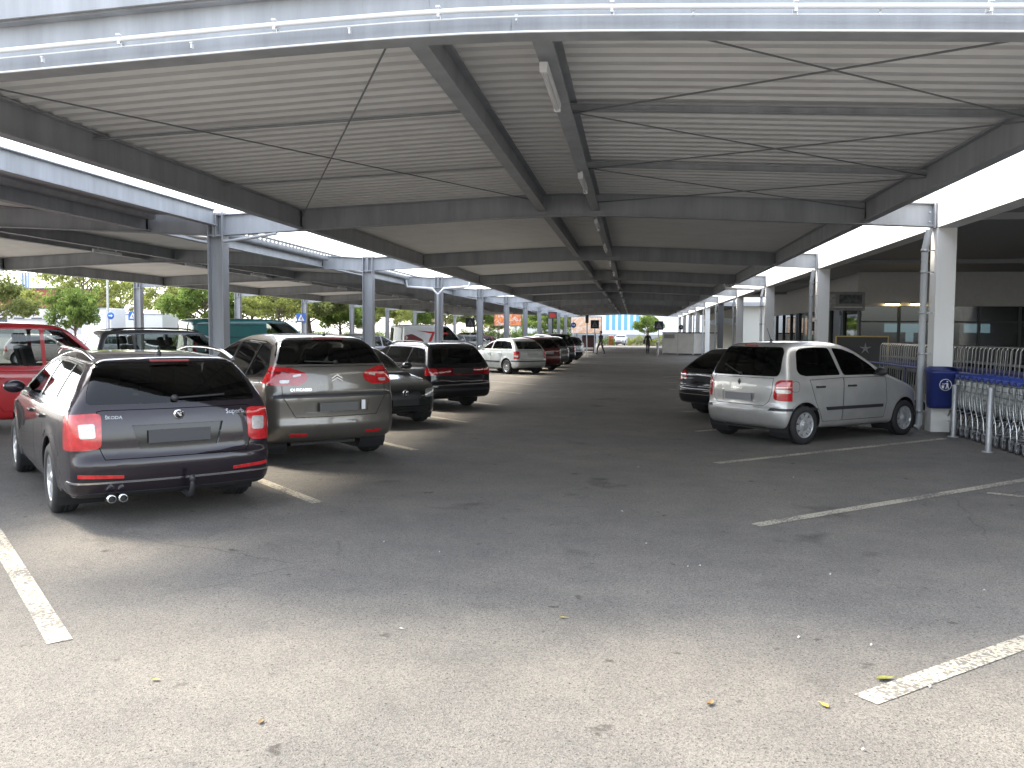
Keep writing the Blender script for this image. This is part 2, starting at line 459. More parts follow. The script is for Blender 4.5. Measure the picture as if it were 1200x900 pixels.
    return root, L, zb, ztop

RIDGE1 = -1.2
C1, L1, zb1, zt1 = canopy('car_park_canopy', -8.0, 5.08, -6.3, 3.95, RIDGE1, 'blue-grey steel canopy with ribbed roof over the parking lane beside the white pillars', True, False, True)
C2, L2, zb2, zt2 = canopy('car_park_canopy', -21.4, -8.02, -20.2, -9.45, -14.75, 'blue-grey steel canopy over the rear parking rows with trees beyond it', True, False, False)

# front edge of the lane canopy: white cable conduit on clips and a drip strip
m = MB(); yc = FY[0] - 0.15
pts = [L1(x, yc, zb1(x) + 0.15) for x in np.linspace(-7.9, 5.0, 30)]
m.tube(pts, 0.019, 10); m.build('cable_conduit', M_WHITEPIPE, C1)
m = MB(); pts = [L1(x, yc + 0.03, zb1(x) + 0.105) for x in np.linspace(-7.9, 5.0, 30)]
m.tube(pts, 0.008, 6); m.build('cable', M_WHITEPIPE, C1)
x = -7.5
while x < 5:
    z = zb1(x) + 0.15
    m = MB(); m.box(L1(x, yc + 0.03, z), (0.018, 0.08, 0.055)); m.box(L1(x, yc - 0.01, z + 0.028), (0.03, 0.04, 0.012)); m.box(L1(x, yc - 0.01, z - 0.03), (0.018, 0.02, 0.02))
    m.tube([L1(x + .012, yc, z - .03), L1(x + .012, yc, z - .06)], 0.004, 5)
    m.build('conduit_clip', M_WHITEPIPE, C1)
    m = MB(); m.box(L1(x + 0.55, yc + 0.05, z - 0.055), (0.012, 0.03, 0.035)); m.box(L1(x + 0.55, yc + 0.04, z - 0.035), (0.022, 0.02, 0.01)); m.build('cable_clip', M_WHITEPIPE, C1)
    x += 1.22
# lower flange lip along the front beam
m = MB()
m.tube([L1(a, FY[0] - 0.095, zb1(a) + 0.008) for a in np.linspace(-7.8, 4.95, 30)], 0.009, 6)
m.build('drip_edge', M_WHITEPIPE, C1)

m = MB()
fx = np.linspace(-6.45, 4.1, 16)
for a, b in zip(fx[:-1], fx[1:]):
    m.add([L1(a, FY[0] - .14, zt1(a) - .01), L1(b, FY[0] - .14, zt1(b) - .01), L1(b, FY[0] - .14, zt1(b) + .24), L1(a, FY[0] - .14, zt1(a) + .24),
           L1(a, FY[0] - .125, zt1(a) - .01), L1(b, FY[0] - .125, zt1(b) - .01), L1(b, FY[0] - .125, zt1(b) + .24), L1(a, FY[0] - .125, zt1(a) + .24)],
          [(0, 1, 2, 3), (4, 7, 6, 5), (0, 4, 5, 1), (3, 2, 6, 7), (0, 3, 7, 4), (1, 5, 6, 2)])
m.build('front_fascia', M_STEEL, C1)
# strut beam along the column line in the braced first bay
m = MB(); m.beam(L2(-8.0, FY[0] + .2, ZB + 0.33), L2(-8.0, FY[1] - .16, ZB + 0.33), 0.30, 0.16); m.build('strut_beam', M_STEEL, C2)
m = MB(); m.box(L2(-8.72, (FY[0] + FY[1]) / 2, ZB + .42), (1.22, FY[1] - FY[0] - .3, .03)); m.build('gutter_board', M_STEEL, C2)
# gutters with outlets on both sides of the open strip
for i in range(len(FY) - 1):
    pr = [(0.10 * math.cos(a), 0.10 * math.sin(a)) for a in np.linspace(math.pi, 2 * math.pi, 9)]
    for (C, LL, x, z) in ((C2, L2, -9.30, zt2(-9.45) - 0.06), (C1, L1, 4.20, zt1(3.95) + 0.02)):
        y0, y1 = FY[i] + 0.10, FY[i + 1] - 0.10
        vs = [LL(x + a, y0, z + b) for a, b in pr] + [LL(x + a, y1, z + b) for a, b in pr]
        n = len(pr); mm = MB(); mm.add(vs, [(k, k + 1, n + k + 1, n + k) for k in range(n - 1)], 0, True)
        mm.build('gutter', M_STEEL, C, recalc=False)
for i in range(1, len(FY)):
    y = FY[i]
    # curved drain arm from the gutter to the column, then down the column
    m = MB(); m.tube([L2(-9.1, y + 0.25, ZB + 0.25), L2(-8.85, y + 0.2, ZB + 0.10), L2(-8.5, y + 0.17, ZB + 0.0), L2(-8.14, y + 0.15, ZB - 0.05), L2(-8.06, y + 0.14, ZB - 0.2), L2(-8.06, y + 0.14, 0.05)], 0.045, 8)
    m.build('drain_pipe', M_PIPE, C2)
    if i == 1:
        m = MB(); m.tube([L1(-6.75, y - 0.13, ZB + 0.02), L1(-7.3, y - 0.13, ZB - 0.06), L1(-7.82, y - 0.13, ZB - 0.12)], 0.03, 8); m.build('drain_arm', M_PIPE, C1)
    if i == 3:
        for s in (-1, 1):
            m = MB(); m.tube([L1(-8 + s * 1.35, y - .2, ZB + .3), L1(-8 + s * 1.3, y - .2, ZB + .02), L1(-8 + s * .25, y - .2, ZB - .05), L1(-8, y - .2, ZB - .3), L1(-8, y - .2, 1.2)], 0.05, 8); m.build('drain_arm', M_WHITEPIPE, C1)

# batten lamps slung along one ridge purlin
lamp = empty('batten_lamp')
m = MB(); m.box((0, 0, 0.0), (0.07, 1.25, 0.05), bev=0.01); m.box((0, 0.4, 0.05), (0.03, 0.03, 0.06)); m.box((0, -0.4, 0.05), (0.03, 0.03, 0.06)); m.build('housing', mat('lamp_housing', (0.75, 0.76, 0.76), 0.5), lamp)
m = MB(); m.tube([(0, -0.6, -0.035), (0, 0.6, -0.035)], 0.019, 10); tubeo = m.build('tube', mat('lamp_tube', (0.80, 0.81, 0.82), 0.15, coat=0.5), lamp)
for s in (-1, 1):
    m = MB(); m.box((0, s * 0.615, -0.03), (0.06, 0.03, 0.06)); m.build('end_cap', M_SIGNWHITE, lamp)
tag(lamp, 'slim unlit tube lamp slung under the ridge beam of the lane canopy', 'lamp', 'tube lamps along the ridge beam of the lane canopy')
k = 0; y = 7.5
while y < 100:
    o = lamp if k == 0 else copy_tree(lamp)
    o.location = (RIDGE1 + 0.48 - 0.02, y, zt1(RIDGE1 + 0.48) - 0.385); k += 1; y += 4.75
lamp2 = copy_tree(lamp); tag(lamp2, 'slim unlit tube lamp slung under the ridge beam of the rear canopy', 'lamp', 'tube lamps along the ridge beam of the rear canopy')
for k in range(15):
    o = lamp2 if k == 0 else copy_tree(lamp2)
    o.location = (-14.27, 12.2 + 4.75 * k, zt2(-14.27) - 0.385)

# ================================================================== THE STORE ON THE RIGHT
PX0, PW = 5.10, 0.32
store = empty('store_building', (5.3, FY[0], 0)); tag(store, 'long store front with white pillars and recessed glazed wall along the lane', 'building')
def S(x, y, z): return (x - 5.3, y - FY[0], z)
PY = [6.2 + 9.5 * k for k in range(11)]
for i, y in enumerate(PY):
    m = MB(); m.box(S(PX0 + PW / 2, y, 1.75), (PW, PW, 3.5), bev=0.012)
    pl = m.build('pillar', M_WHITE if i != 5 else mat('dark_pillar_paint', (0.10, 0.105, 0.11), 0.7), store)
# lintel between pillars, and the parapet cladding above it
for i in range(len(PY) - 1):
    y0, y1 = PY[i] + 0.004, PY[i + 1] - 0.004
    m = MB(); m.box(S(PX0 + 0.17, (y0 + y1) / 2, 3.78), (0.34, y1 - y0, 0.55)); m.build('lintel', M_WHITE, store)
    m = MB(); m.box(S(PX0 + 0.26, (y0 + y1) / 2, 4.36), (0.30, y1 - y0 - .02, 0.56)); m.build('parapet_panel', mat('white_cladding', (0.74, 0.75, 0.76), 0.5, noise=0.03), store)
    m = MB(); m.box(S(PX0 + 0.24, (y0 + y1) / 2, 4.067), (0.40, y1 - y0, 0.02)); m.build('drip_strip', mat('dark_grey_trim', (0.16, 0.17, 0.18), 0.5), store)
# arcade soffit and roof
M_SOFF = mat('grey_soffit', (0.30, 0.31, 0.32), 0.7, noise=0.06)
m = MB(); m.box(S(14.0, 28.5, 3.85), (17.3, 44.6, 0.2)); m.build('soffit', M_SOFF, store)
m = MB(); m.box(S(14.0, 83.0, 3.85), (17.3, 38.0, 0.2)); m.build('soffit', M_SOFF, store)
for k in range(7):                     # soffit ribs
    m = MB(); m.box(S(14.0, PY[k] , 3.69), (16.6, 0.2, 0.115)) if k not in (5,) else None
    if m.v: m.build('soffit_rib', M_SOFF, store)
# cross wall of the entrance block, facing down the arcade
WY = 30.0
M_BAND = mat('cream_wall_panel', (0.55, 0.55, 0.54), 0.75, noise=0.05)
M_DARKWALL = mat('dark_store_frame', (0.045, 0.055, 0.06), 0.4)
M_PANE = glass_mat('store_glass', (0.20, 0.24, 0.25))
m = MB(); m.box(S(15.0, WY + 0.1, 3.18), (15.2, 0.2, 1.12)); m.build('wall_band', M_BAND, store)
for k in range(12):
    x0 = 7.5 + k * 1.25
    m = MB(); m.box(S(x0, WY + 0.06, 1.31), (0.07, 0.12, 2.62)); m.build('mullion', M_DARKWALL, store)
    m = MB(); m.box(S(x0 + 0.625, WY + 0.08, 1.31), (1.17, 0.02, 2.60)); m.build('window_pane', M_PANE, store)
    m = MB(); m.box(S(x0 + 0.625, WY + 0.065, 2.1), (1.17, 0.06, 0.05)); m.build('transom', M_DARKWALL, store)
# return wall along the lane side of the block
for k in range(10):
    y0 = WY + 0.3 + k * 2.1
    m = MB(); m.box(S(7.55, y0, 1.31), (0.12, 0.08, 2.62)); m.build('mullion', M_DARKWALL, store)
    m = MB(); m.box(S(7.57, y0 + 1.05, 1.31), (0.02, 2.02, 2.60)); m.build('window_pane', M_PANE, store)
m = MB(); m.box(S(7.6, WY + 10.75, 3.18), (0.2, 21.1, 1.12)); m.build('wall_band', M_BAND, store)
# block interior: back wall, floor band with shelf units so the glass shows depth
m = MB(); m.box(S(17, WY + 8.0, 1.9), (18, 0.2, 3.7)); m.box(S(22.6, WY + 4, 1.9), (0.2, 8, 3.7)); m.build('inner_wall', mat('dim_inner_wall', (0.22, 0.24, 0.25), 0.8), store)
M_SHELF = mat('shop_shelf', (0.25, 0.27, 0.30), 0.6, noise=0.5, nscale=6)
for k in range(5):
    m = MB(); m.box(S(9 + k * 2.6, WY + 4, 0.9), (0.8, 5, 1.7)); m.build('shelf_unit', M_SHELF, store)
# lit daylight windows of the far side seen through the glazing
M_LITPANE = mat('bright_window', (0.7, 0.75, 0.75), 0.4, emit=(0.75, 0.85, 0.88), estr=0.55)
for k in range(5):
    m = MB(); m.box(S(8.3 + k * 2.9, WY + 7.86, 1.75), (1.0 + 0.5 * (k % 2), 0.05, 0.75)); m.build('far_window', M_LITPANE, store)
# second colonnade block far down the lane
m = MB(); m.box(S(10.5, 83, 1.85), (5, 36, 3.7)); m.build('far_wall', mat('pale_far_wall', (0.55, 0.55, 0.50), 0.8), store)
m = MB(); m.box(S(7.97, 83, 2.75), (0.06, 34, 0.5)); m.build('far_window_band', M_DARKWALL, store)
# right-hand boundary wall of the arcade (trolley bay back wall)
m = MB(); m.box(S(20.0, 17.0, 1.9), (0.2, 26, 3.75)); m.build('arcade_wall', M_BAND, store)
# wall lamps on the band (lit)
for px in (1047, 1076):
    p = at_depth(px, 357, 28.2); 
    w = empty('wall_lamp', (p.x, WY - 0.06, p.z))
    m = MB(); m.box((0, -0.02, 0.05), (0.50, 0.10, 0.035)); m.build('housing', M_DARKWALL, w)
    m = MB(); m.tube([(-0.22, -0.03, 0.012), (0.22, -0.03, 0.012)], 0.02, 8); m.build('tube', mat('lit_tube', (0.9, 0.8, 0.5), 0.4, emit=(1.0, 0.72, 0.30), estr=5.0), w)
    tag(w, 'small lit yellow strip lamp on the cream wall above the store windows', 'lamp', 'lit strip lamps on the store wall')
# notice board high on the wall
p = at_depth(990, 353, 28.6)
nb = empty('notice_board', (p.x, WY - 0.02, p.z))
m = MB(); m.box((0, 0, 0), (1.28, 0.05, 0.62), bev=0.008); m.build('panel', mat('grey_poster', (0.30, 0.31, 0.31), 0.6, noise=0.2, nscale=5), nb)
m = MB(); m.box((0.17, -0.035, 0.07), (0.72, 0.02, 0.30)); m.build('picture', mat('grey_poster_picture', (0.12, 0.13, 0.14), 0.6, noise=0.7, nscale=9), nb)
m = MB(); m.box((-0.42, -0.035, 0.0), (0.22, 0.02, 0.45)); m.build('picture', mat('pale_poster_picture', (0.42, 0.43, 0.42), 0.6, noise=0.4, nscale=11), nb)
m = MB(); m.box((0.1, -0.035, -0.2), (0.9, 0.02, 0.04)); m.build('caption_bar', M_SIGNWHITE, nb)
tag(nb, 'grey framed poster board high on the cream wall behind the trolleys', 'poster')
# black banner with pale star
p = at_depth(1010, 395, 25.5); 
bn = empty('banner', (p.x, p.y, 0))
m = MB(); m.box((0, 0, 1.12), (1.45, 0.05, 0.95)); m.build('panel', mat('black_banner', (0.015, 0.015, 0.018), 0.4), bn)
m = MB()
for q, d in (((0, -0.01, 1.61), (1.5, 0.07, 0.035)), ((-0.74, -0.01, 1.12), (0.03, 0.07, 0.95)), ((0.74, -0.01, 1.12), (0.03, 0.07, 0.95))): m.box(q, d)
for s in (-.7, .7): m.box((s, 0.02, 0.33), (0.04, 0.04, 0.66))
m.build('frame', mat('brass_frame', (0.35, 0.26, 0.10), 0.4, metal=0.6), bn)
st = [];
for k in range(10):
    a = math.pi / 2 + k * math.pi / 5; r = 0.18 if k % 2 == 0 else 0.05; st.append((0.10 + r * math.cos(a), 1.25 + r * math.sin(a)))
m = MB(); m.prism(st, -0.045, -0.03, 'y'); m.build('star', mat('pale_star', (0.26, 0.27, 0.28), 0.5), bn)
tag(bn, 'black framed banner with a pale star beside the trolley rows', 'banner')

# downpipes on the pillars
for i in range(1, 8):
    y = PY[i]; dp = empty('downpipe', (PX0 - 0.12, y - 0.05, 0))
    top = 3.35
    m = MB()
    m.tube([(0.02, 0.0, 3.47), (-0.01, 0, 3.30), (-0.04, 0, 3.14), (-0.04, 0, 2.9), (-0.04, 0, 0.12), (-0.10, -0.03, 0.05)], 0.055 if i < 3 else 0.05, 12)
    m.build('pipe', M_PIPE if i != 3 else M_WHITEPIPE, dp)
    for z in (0.35, 1.35, 2.05, 2.75, 3.12):
        c = MB(); c.lathe([(0.056, -0.02), (0.066, -0.02), (0.066, 0.02), (0.056, 0.02)], 14, 'z', (-0.04, 0, z)); c.box((0.06, 0, z), (0.12, 0.02, 0.02)); c.build('clamp', M_GALV, dp)
    tag(dp, 'grey rain downpipe clamped to a white pillar of the store front', 'pipe', 'downpipes on the white pillars')
    if i == 3:
        dp['label'] = 'white rain downpipe with a long horizontal arm on a store pillar'; del dp['group']
        m = MB(); m.tube([(-1.5, -0.02, 3.62), (-1.42, -0.02, 3.45), (-0.1, -0.02, 3.40)], 0.05, 10); m.build('arm', M_WHITEPIPE, dp)

# ------------------------------------------------------------------ litter bin on the pillar
bx, by = PX0 + 0.07, 15.7 - PW / 2 - 0.03
lb = empty('litter_bin', (bx, by, 0))
m = MB()
n = 28; prof = []
def binring(z, w, d):
    out = []
    for k in range(n):
        a = 2 * math.pi * k / n; ca, sa = math.cos(a), math.sin(a); e = 0.55
        out.append((w * math.copysign(abs(ca) ** e, ca), -d / 2 + d / 2 * math.copysign(abs(sa) ** e, sa), z))
    return out
rings = [binring(0.43, 0.155, 0.26), binring(0.45, 0.185, 0.30), binring(0.50, 0.20, 0.33), binring(1.02, 0.235, 0.38), binring(1.03, 0.245, 0.395), binring(1.065, 0.245, 0.395), binring(1.066, 0.215, 0.36), binring(0.80, 0.205, 0.34)]
vs = [p for r_ in rings for p in r_]; fs = [(i * n + k, i * n + (k + 1) % n, (i + 1) * n + (k + 1) % n, (i + 1) * n + k) for i in range(len(rings) - 1) for k in range(n)]
fs += [tuple(range(n))[::-1], tuple(range(7 * n, 8 * n))]
m.add(vs, fs, 0, True); ob = m.build('body', M_BLUE, lb)
m = MB()                                                   # raised hood at the back of the mouth
hood = [binring(1.067, 0.24, 0.385), binring(1.12, 0.215, 0.33), binring(1.135, 0.17, 0.25)]
hv = [p for r_ in hood for p in r_ if True]; hf = []
for i in range(2):
    for k in range(n):
        a = 2 * math.pi * (k + .5) / n
        if math.sin(a) > -0.35: hf.append((i * n + k, i * n + (k + 1) % n, (i + 1) * n + (k + 1) % n, (i + 1) * n + k))
m.add(hv, hf, 0, True); m.build('hood', M_BLUE, lb)
m = MB(); m.box((0, 0.01, 0.8), (0.12, 0.05, 0.5)); m.build('bracket', M_GALV, lb)
sy = -0.37                                                  # white pictogram: ring, person, basket
m = MB(); m.lathe([(0.088, 0.0), (0.098, 0.0), (0.098, -0.004), (0.088, -0.004), (0.088, 0.0)], 28, 'y', (0.01, sy - 0.006, 0.84))
m.lathe([(0.0, -0.004), (0.013, -0.004), (0.013, 0.0)], 10, 'y', (0.035, sy - 0.006, 0.895))
m.prism([(0.022, 0.87), (0.05, 0.87), (0.052, 0.82), (0.062, 0.775), (0.047, 0.775), (0.037, 0.815), (0.022, 0.775), (0.008, 0.775), (0.022, 0.82)], sy - 0.010, sy - 0.006, 'y')
m.prism([(0.022, 0.872), (0.026, 0.86), (-0.02, 0.845), (-0.022, 0.855)], sy - 0.011, sy - 0.007, 'y')
m.prism([(-0.055, 0.83), (-0.012, 0.83), (-0.018, 0.78), (-0.049, 0.78)], sy - 0.010, sy - 0.006, 'y')
m.box((-0.034, sy - 0.008, 0.855), (0.012, 0.004, 0.022))
m.build('pictogram', mat('white_print', (0.75, 0.75, 0.77), 0.5), lb)
tag(lb, 'blue plastic litter bin with round white pictogram on the white pillar', 'litter bin')

# ------------------------------------------------------------------ shopping trolleys, nested along the arcade edge
def wire(m, a, b, r=0.0035, mi=0): m.tube([a, b], r, 4, mi, False, smooth=False)
def shopping_trolley():
    t = empty('shopping_trolley')           # nose towards +y, handle at y = 0
    m = MB()
    # basket: wide at handle, narrow at nose; y 0.02..0.92
    def bk(y, side, z):                     # side -1..1
        f_ = y / 0.92; hw = (0.28 - 0.05 * f_) * (0.86 + 0.14 * (z - 0.48) / 0.46); return (side * hw, y, z)
    def zlow(y): return 0.46 + 0.10 * y
    for k in range(6):
        f_ = k / 5
        for s in (-1, 1):
            wire(m, bk(0.04, s, zlow(0.04) + f_ * (0.94 - zlow(0.04))), bk(0.92, s, zlow(0.92) + f_ * (0.92 - zlow(0.92))), 0.004 if k < 5 else 0.006)
        wire(m, bk(0.92, -1, zlow(0.92) + f_ * (0.92 - zlow(0.92))), bk(0.92, 1, zlow(0.92) + f_ * (0.92 - zlow(0.92))), 0.004 if k < 5 else 0.006)
    for k in range(13):
        y = 0.04 + k * 0.88 / 12
        for s in (-1, 1): wire(m, bk(y, s, zlow(y)), bk(y, s, 0.93))
        wire(m, bk(y, -1, zlow(y)), bk(y, 1, zlow(y)))
    for k in range(7):
        s = -1 + 2 * k / 6; wire(m, bk(0.92, s, zlow(0.92)), bk(0.92, s, 0.92)); wire(m, bk(0.04, s, zlow(0)), bk(0.92, s, zlow(0.92)))
        wire(m, bk(0.05, s, zlow(0.05) + 0.05), bk(0.10, s, 0.93))
    m.build('basket', mat('trolley_wire', (0.36, 0.38, 0.38), 0.42, metal=0.9), t)
    MC = mat('trolley_tube', (0.50, 0.51, 0.52), 0.32, metal=0.95)
    for s in (-1, 1):
        m = MB(); m.tube([(s * 0.27, 0.0, 1.0), (s * 0.275, 0.03, 0.86), (s * 0.275, 0.08, 0.62), (s * 0.27, 0.05, 0.50), (s * 0.26, -0.02, 0.36), (s * 0.25, -0.02, 0.17)], 0.012, 6)
        m.tube([(s * 0.26, 0.02, 0.44), (s * 0.25, 0.28, 0.40), (s * 0.22, 0.50, 0.22), (s * 0.20, 0.78, 0.17), (s * 0.185, 0.84, 0.15)], 0.011, 6)
        m.build('side_frame', MC, t)
    m = MB(); m.tube([(-0.25, -0.02, 0.21), (0.25, -0.02, 0.21)], 0.010, 6); m.tube([(-0.19, 0.8, 0.17), (0.19, 0.8, 0.17)], 0.010, 6); m.build('cross_tube', MC, t)
    m = MB(); m.tube([(-0.29, -0.015, 1.0), (0.29, -0.015, 1.0)], 0.022, 10); m.box((0.2, -0.015, 1.01), (0.07, 0.06, 0.06), bev=0.01); m.box((-0.26, -0.01, 0.985), (0.05, 0.055, 0.07), bev=0.01); m.build('handle', M_BLUEH, t)
    for s, y in ((-1, -0.02), (1, -0.02), (-1, 0.82), (1, 0.82)):
        xx = s * (0.25 if y < 0.1 else 0.185)
        m = MB(); m.lathe([(0.02, -0.014), (0.056, -0.014), (0.060, -0.006), (0.060, 0.006), (0.056, 0.014), (0.02, 0.014)], 14, 'x', (xx, y - 0.02, 0.06)); ca = m.build('caster', mat('grey_caster_tyre', (0.10, 0.10, 0.11), 0.6), t)
        m = MB(); m.box((xx + 0.02, y - 0.01, 0.105), (0.006, 0.05, 0.10)); m.box((xx - 0.02, y - 0.01, 0.105), (0.006, 0.05, 0.10)); m.box((xx, y - 0.01, 0.155), (0.05, 0.055, 0.02)); m.lathe([(0.0, -0.022), (0.03, -0.022), (0.03, 0.022), (0.0, 0.022)], 10, 'x', (xx, y - 0.02, 0.06)); m.build('fork', M_GALV, ca)
    return t
tr0 = shopping_trolley()
tag(tr0, 'wire shopping trolley with blue handle nested in the row beside the litter bin', 'trolley', 'nested shopping trolleys in the front row')
for k in range(25):
    o = tr0 if k == 0 else copy_tree(tr0)
    o.location = (5.60 + random.uniform(-.012, .012), 9.55 + k * 0.232, 0); o.rotation_euler = (0, 0, R(random.uniform(-1.2, 1.2)))
# guard posts in front of the row
for px, py, hh in ((1158, 530, 0.93), (1117, 512, 0.86)):
    p = ground(px, py); gp = empty('guard_post', (p.x, p.y, 0))
    m = MB(); m.lathe([(0.0, hh), (0.035, hh), (0.043, hh - 0.012), (0.043, 0.0)], 16); m.build('tube', M_GALV, gp)
    m = MB(); m.lathe([(0.044, 0.02), (0.08, 0.015), (0.085, 0.0)], 16); m.build('base_collar', M_GALV, gp)
    tag(gp, 'galvanised guard post standing in front of the trolley row ' + ('beside the litter bin' if hh < .9 else 'clear of the pillar'), 'post')
# platform trolleys with tall leaning push bars
def platform_trolley():
    t = empty('platform_trolley')
    MC = mat('platform_tube', (0.30, 0.31, 0.32), 0.4, metal=0.85)
    m = MB(); pts = [(-0.30, 0.0, 0.22), (-0.30, -0.07, 0.9), (-0.30, -0.13, 1.38), (-0.26, -0.14, 1.44), (0.26, -0.14, 1.44), (0.30, -0.13, 1.38), (0.30, -0.07, 0.9), (0.30, 0, 0.22)]
    m.tube(pts, 0.011, 6); m.tube([(-0.30, -0.06, 0.82), (0.30, -0.06, 0.82)], 0.009, 5); m.tube([(-0.30, -0.1, 1.1), (0.30, -0.1, 1.1)], 0.007, 5); m.build('push_bar', MC, t)
    m = MB(); m.box((0, 0.5, 0.22), (0.62, 1.0, 0.03))
    for k in range(5): m.box((-0.25 + k * 0.125, 0.5, 0.243), (0.05, 0.98, 0.012))
    m.build('platform', MC, t)
    m = MB(); m.box((0, -0.075, 0.93), (0.6, 0.03, 0.09), bev=0.008); m.build('bumper_rail', mat('purple_blue_rail', (0.05, 0.06, 0.16), 0.5), t)
    for s, y in ((-1, 0.08), (1, 0.08), (-1, 0.92), (1, 0.92)):
        m = MB(); m.lathe([(0.0, -0.018), (0.075, -0.018), (0.08, -0.008), (0.08, 0.008), (0.075, 0.018), (0.0, 0.018)], 12, 'x', (s * 0.25, y, 0.08)); m.box((s * .25, y, 0.18), (0.05, 0.07, 0.05)); m.build('caster', M_BLACK, t)
    return t
pt0 = platform_trolley(); tag(pt0, 'flat platform trolley with tall push bar in the row behind the blue handles', 'trolley', 'platform trolleys nested under the arcade')
for k in range(42):
    o = pt0 if k == 0 else copy_tree(pt0)
    o.location = (7.15, 12.1 + k * 0.20, 0); o.rotation_euler = (0, 0, R(random.uniform(-2, 2)))
pt1 = copy_tree(pt0); tag(pt1, 'flat platform trolley with tall push bar in the row by the black banner', 'trolley', 'platform trolleys beside the banner')
for k in range(24):
    o = pt1 if k == 0 else copy_tree(pt1)
    o.location = (6.6 + 0.01 * k, 19.2 + k * 0.21, 0); o.rotation_euler = (0, 0, R(random.uniform(-2, 2)))
# rail between the two trolley rows
m = MB(); m.tube([(6.35, 11.5, 0.93), (6.35, 25.0, 0.93)], 0.025, 8)
for k in range(8): m.tube([(6.35, 11.7 + k * 1.9, 0), (6.35, 11.7 + k * 1.9, 0.93)], 0.022, 8)
tag(m.build('guide_rail', mat('dark_blue_rail', (0.05, 0.06, 0.16), 0.45)), 'dark blue guide rail running between the trolley rows', 'rail')

# ================================================================== CARS
def chaikin(p, it=2):
    p = np.array(p, float)
    for _ in range(it):
        q = np.roll(p, -1, 0); a = 0.75 * p + 0.25 * q; b = 0.25 * p + 0.75 * q
        p = np.empty((len(a) * 2, 2)); p[0::2] = a; p[1::2] = b
    return p
def poly_sd(poly, X, Y):
    d = np.full(X.shape, 1e9); s = np.zeros(X.shape, bool)
    n = len(poly)
    for i in range(n):
        a = poly[i]; b = poly[(i + 1) % n]; e = b - a
        wx = X - a[0]; wy = Y - a[1]
        t = np.clip((wx * e[0] + wy * e[1]) / max(1e-12, e @ e), 0, 1)
        d = np.minimum(d, (wx - t * e[0]) ** 2 + (wy - t * e[1]) ** 2)
        c = (a[1] > Y) != (b[1] > Y)
        if abs(e[1]) > 1e-12:
            xi = a[0] + (Y - a[1]) * e[0] / e[1]
            s ^= c & (X < xi)
    d = np.sqrt(d)
    return np.where(s, -d, d)
def fillet(poly, r=.05, n=4):
    P = [Vector((float(p[0]), float(p[1]))) for p in poly]; out = []
    for i in range(len(P)):
        a, b, c = P[i - 1], P[i], P[(i + 1) % len(P)]
        ra = min(r, .45 * (a - b).length); rc = min(r, .45 * (c - b).length)
        p = b + (a - b).normalized() * ra; q = b + (c - b).normalized() * rc
        turn = abs((b - a).normalized().dot((c - b).normalized()))
        if turn > .94: out.append((b.x, b.y)); continue
        for k in range(n):
            t = k / (n - 1); w = p * (1 - t) ** 2 + b * 2 * t * (1 - t) + q * t * t; out.append((w.x, w.y))
    return out
class Grid2:
    def __init__(s, poly, x0, x1, y0, y1, h=0.02):
        s.h = h; s.x0 = x0; s.y0 = y0
        xs = np.arange(x0, x1 + h, h); ys = np.arange(y0, y1 + h, h)
        X, Y = np.meshgrid(xs, ys, indexing='ij'); s.g = poly_sd(poly, X, Y)
    def __call__(s, x, y):
        u = np.clip((x - s.x0) / s.h, 0, s.g.shape[0] - 1.001); v = np.clip((y - s.y0) / s.h, 0, s.g.shape[1] - 1.001)
        i = u.astype(int); j = v.astype(int); a = u - i; b = v - j; g = s.g
        return g[i, j] * (1 - a) * (1 - b) + g[i + 1, j] * a * (1 - b) + g[i, j + 1] * (1 - a) * b + g[i + 1, j + 1] * a * b
def smax(a, b, k):
    h = np.clip(0.5 + 0.5 * (a - b) / k, 0, 1); return b * (1 - h) + a * h + k * h * (1 - h)
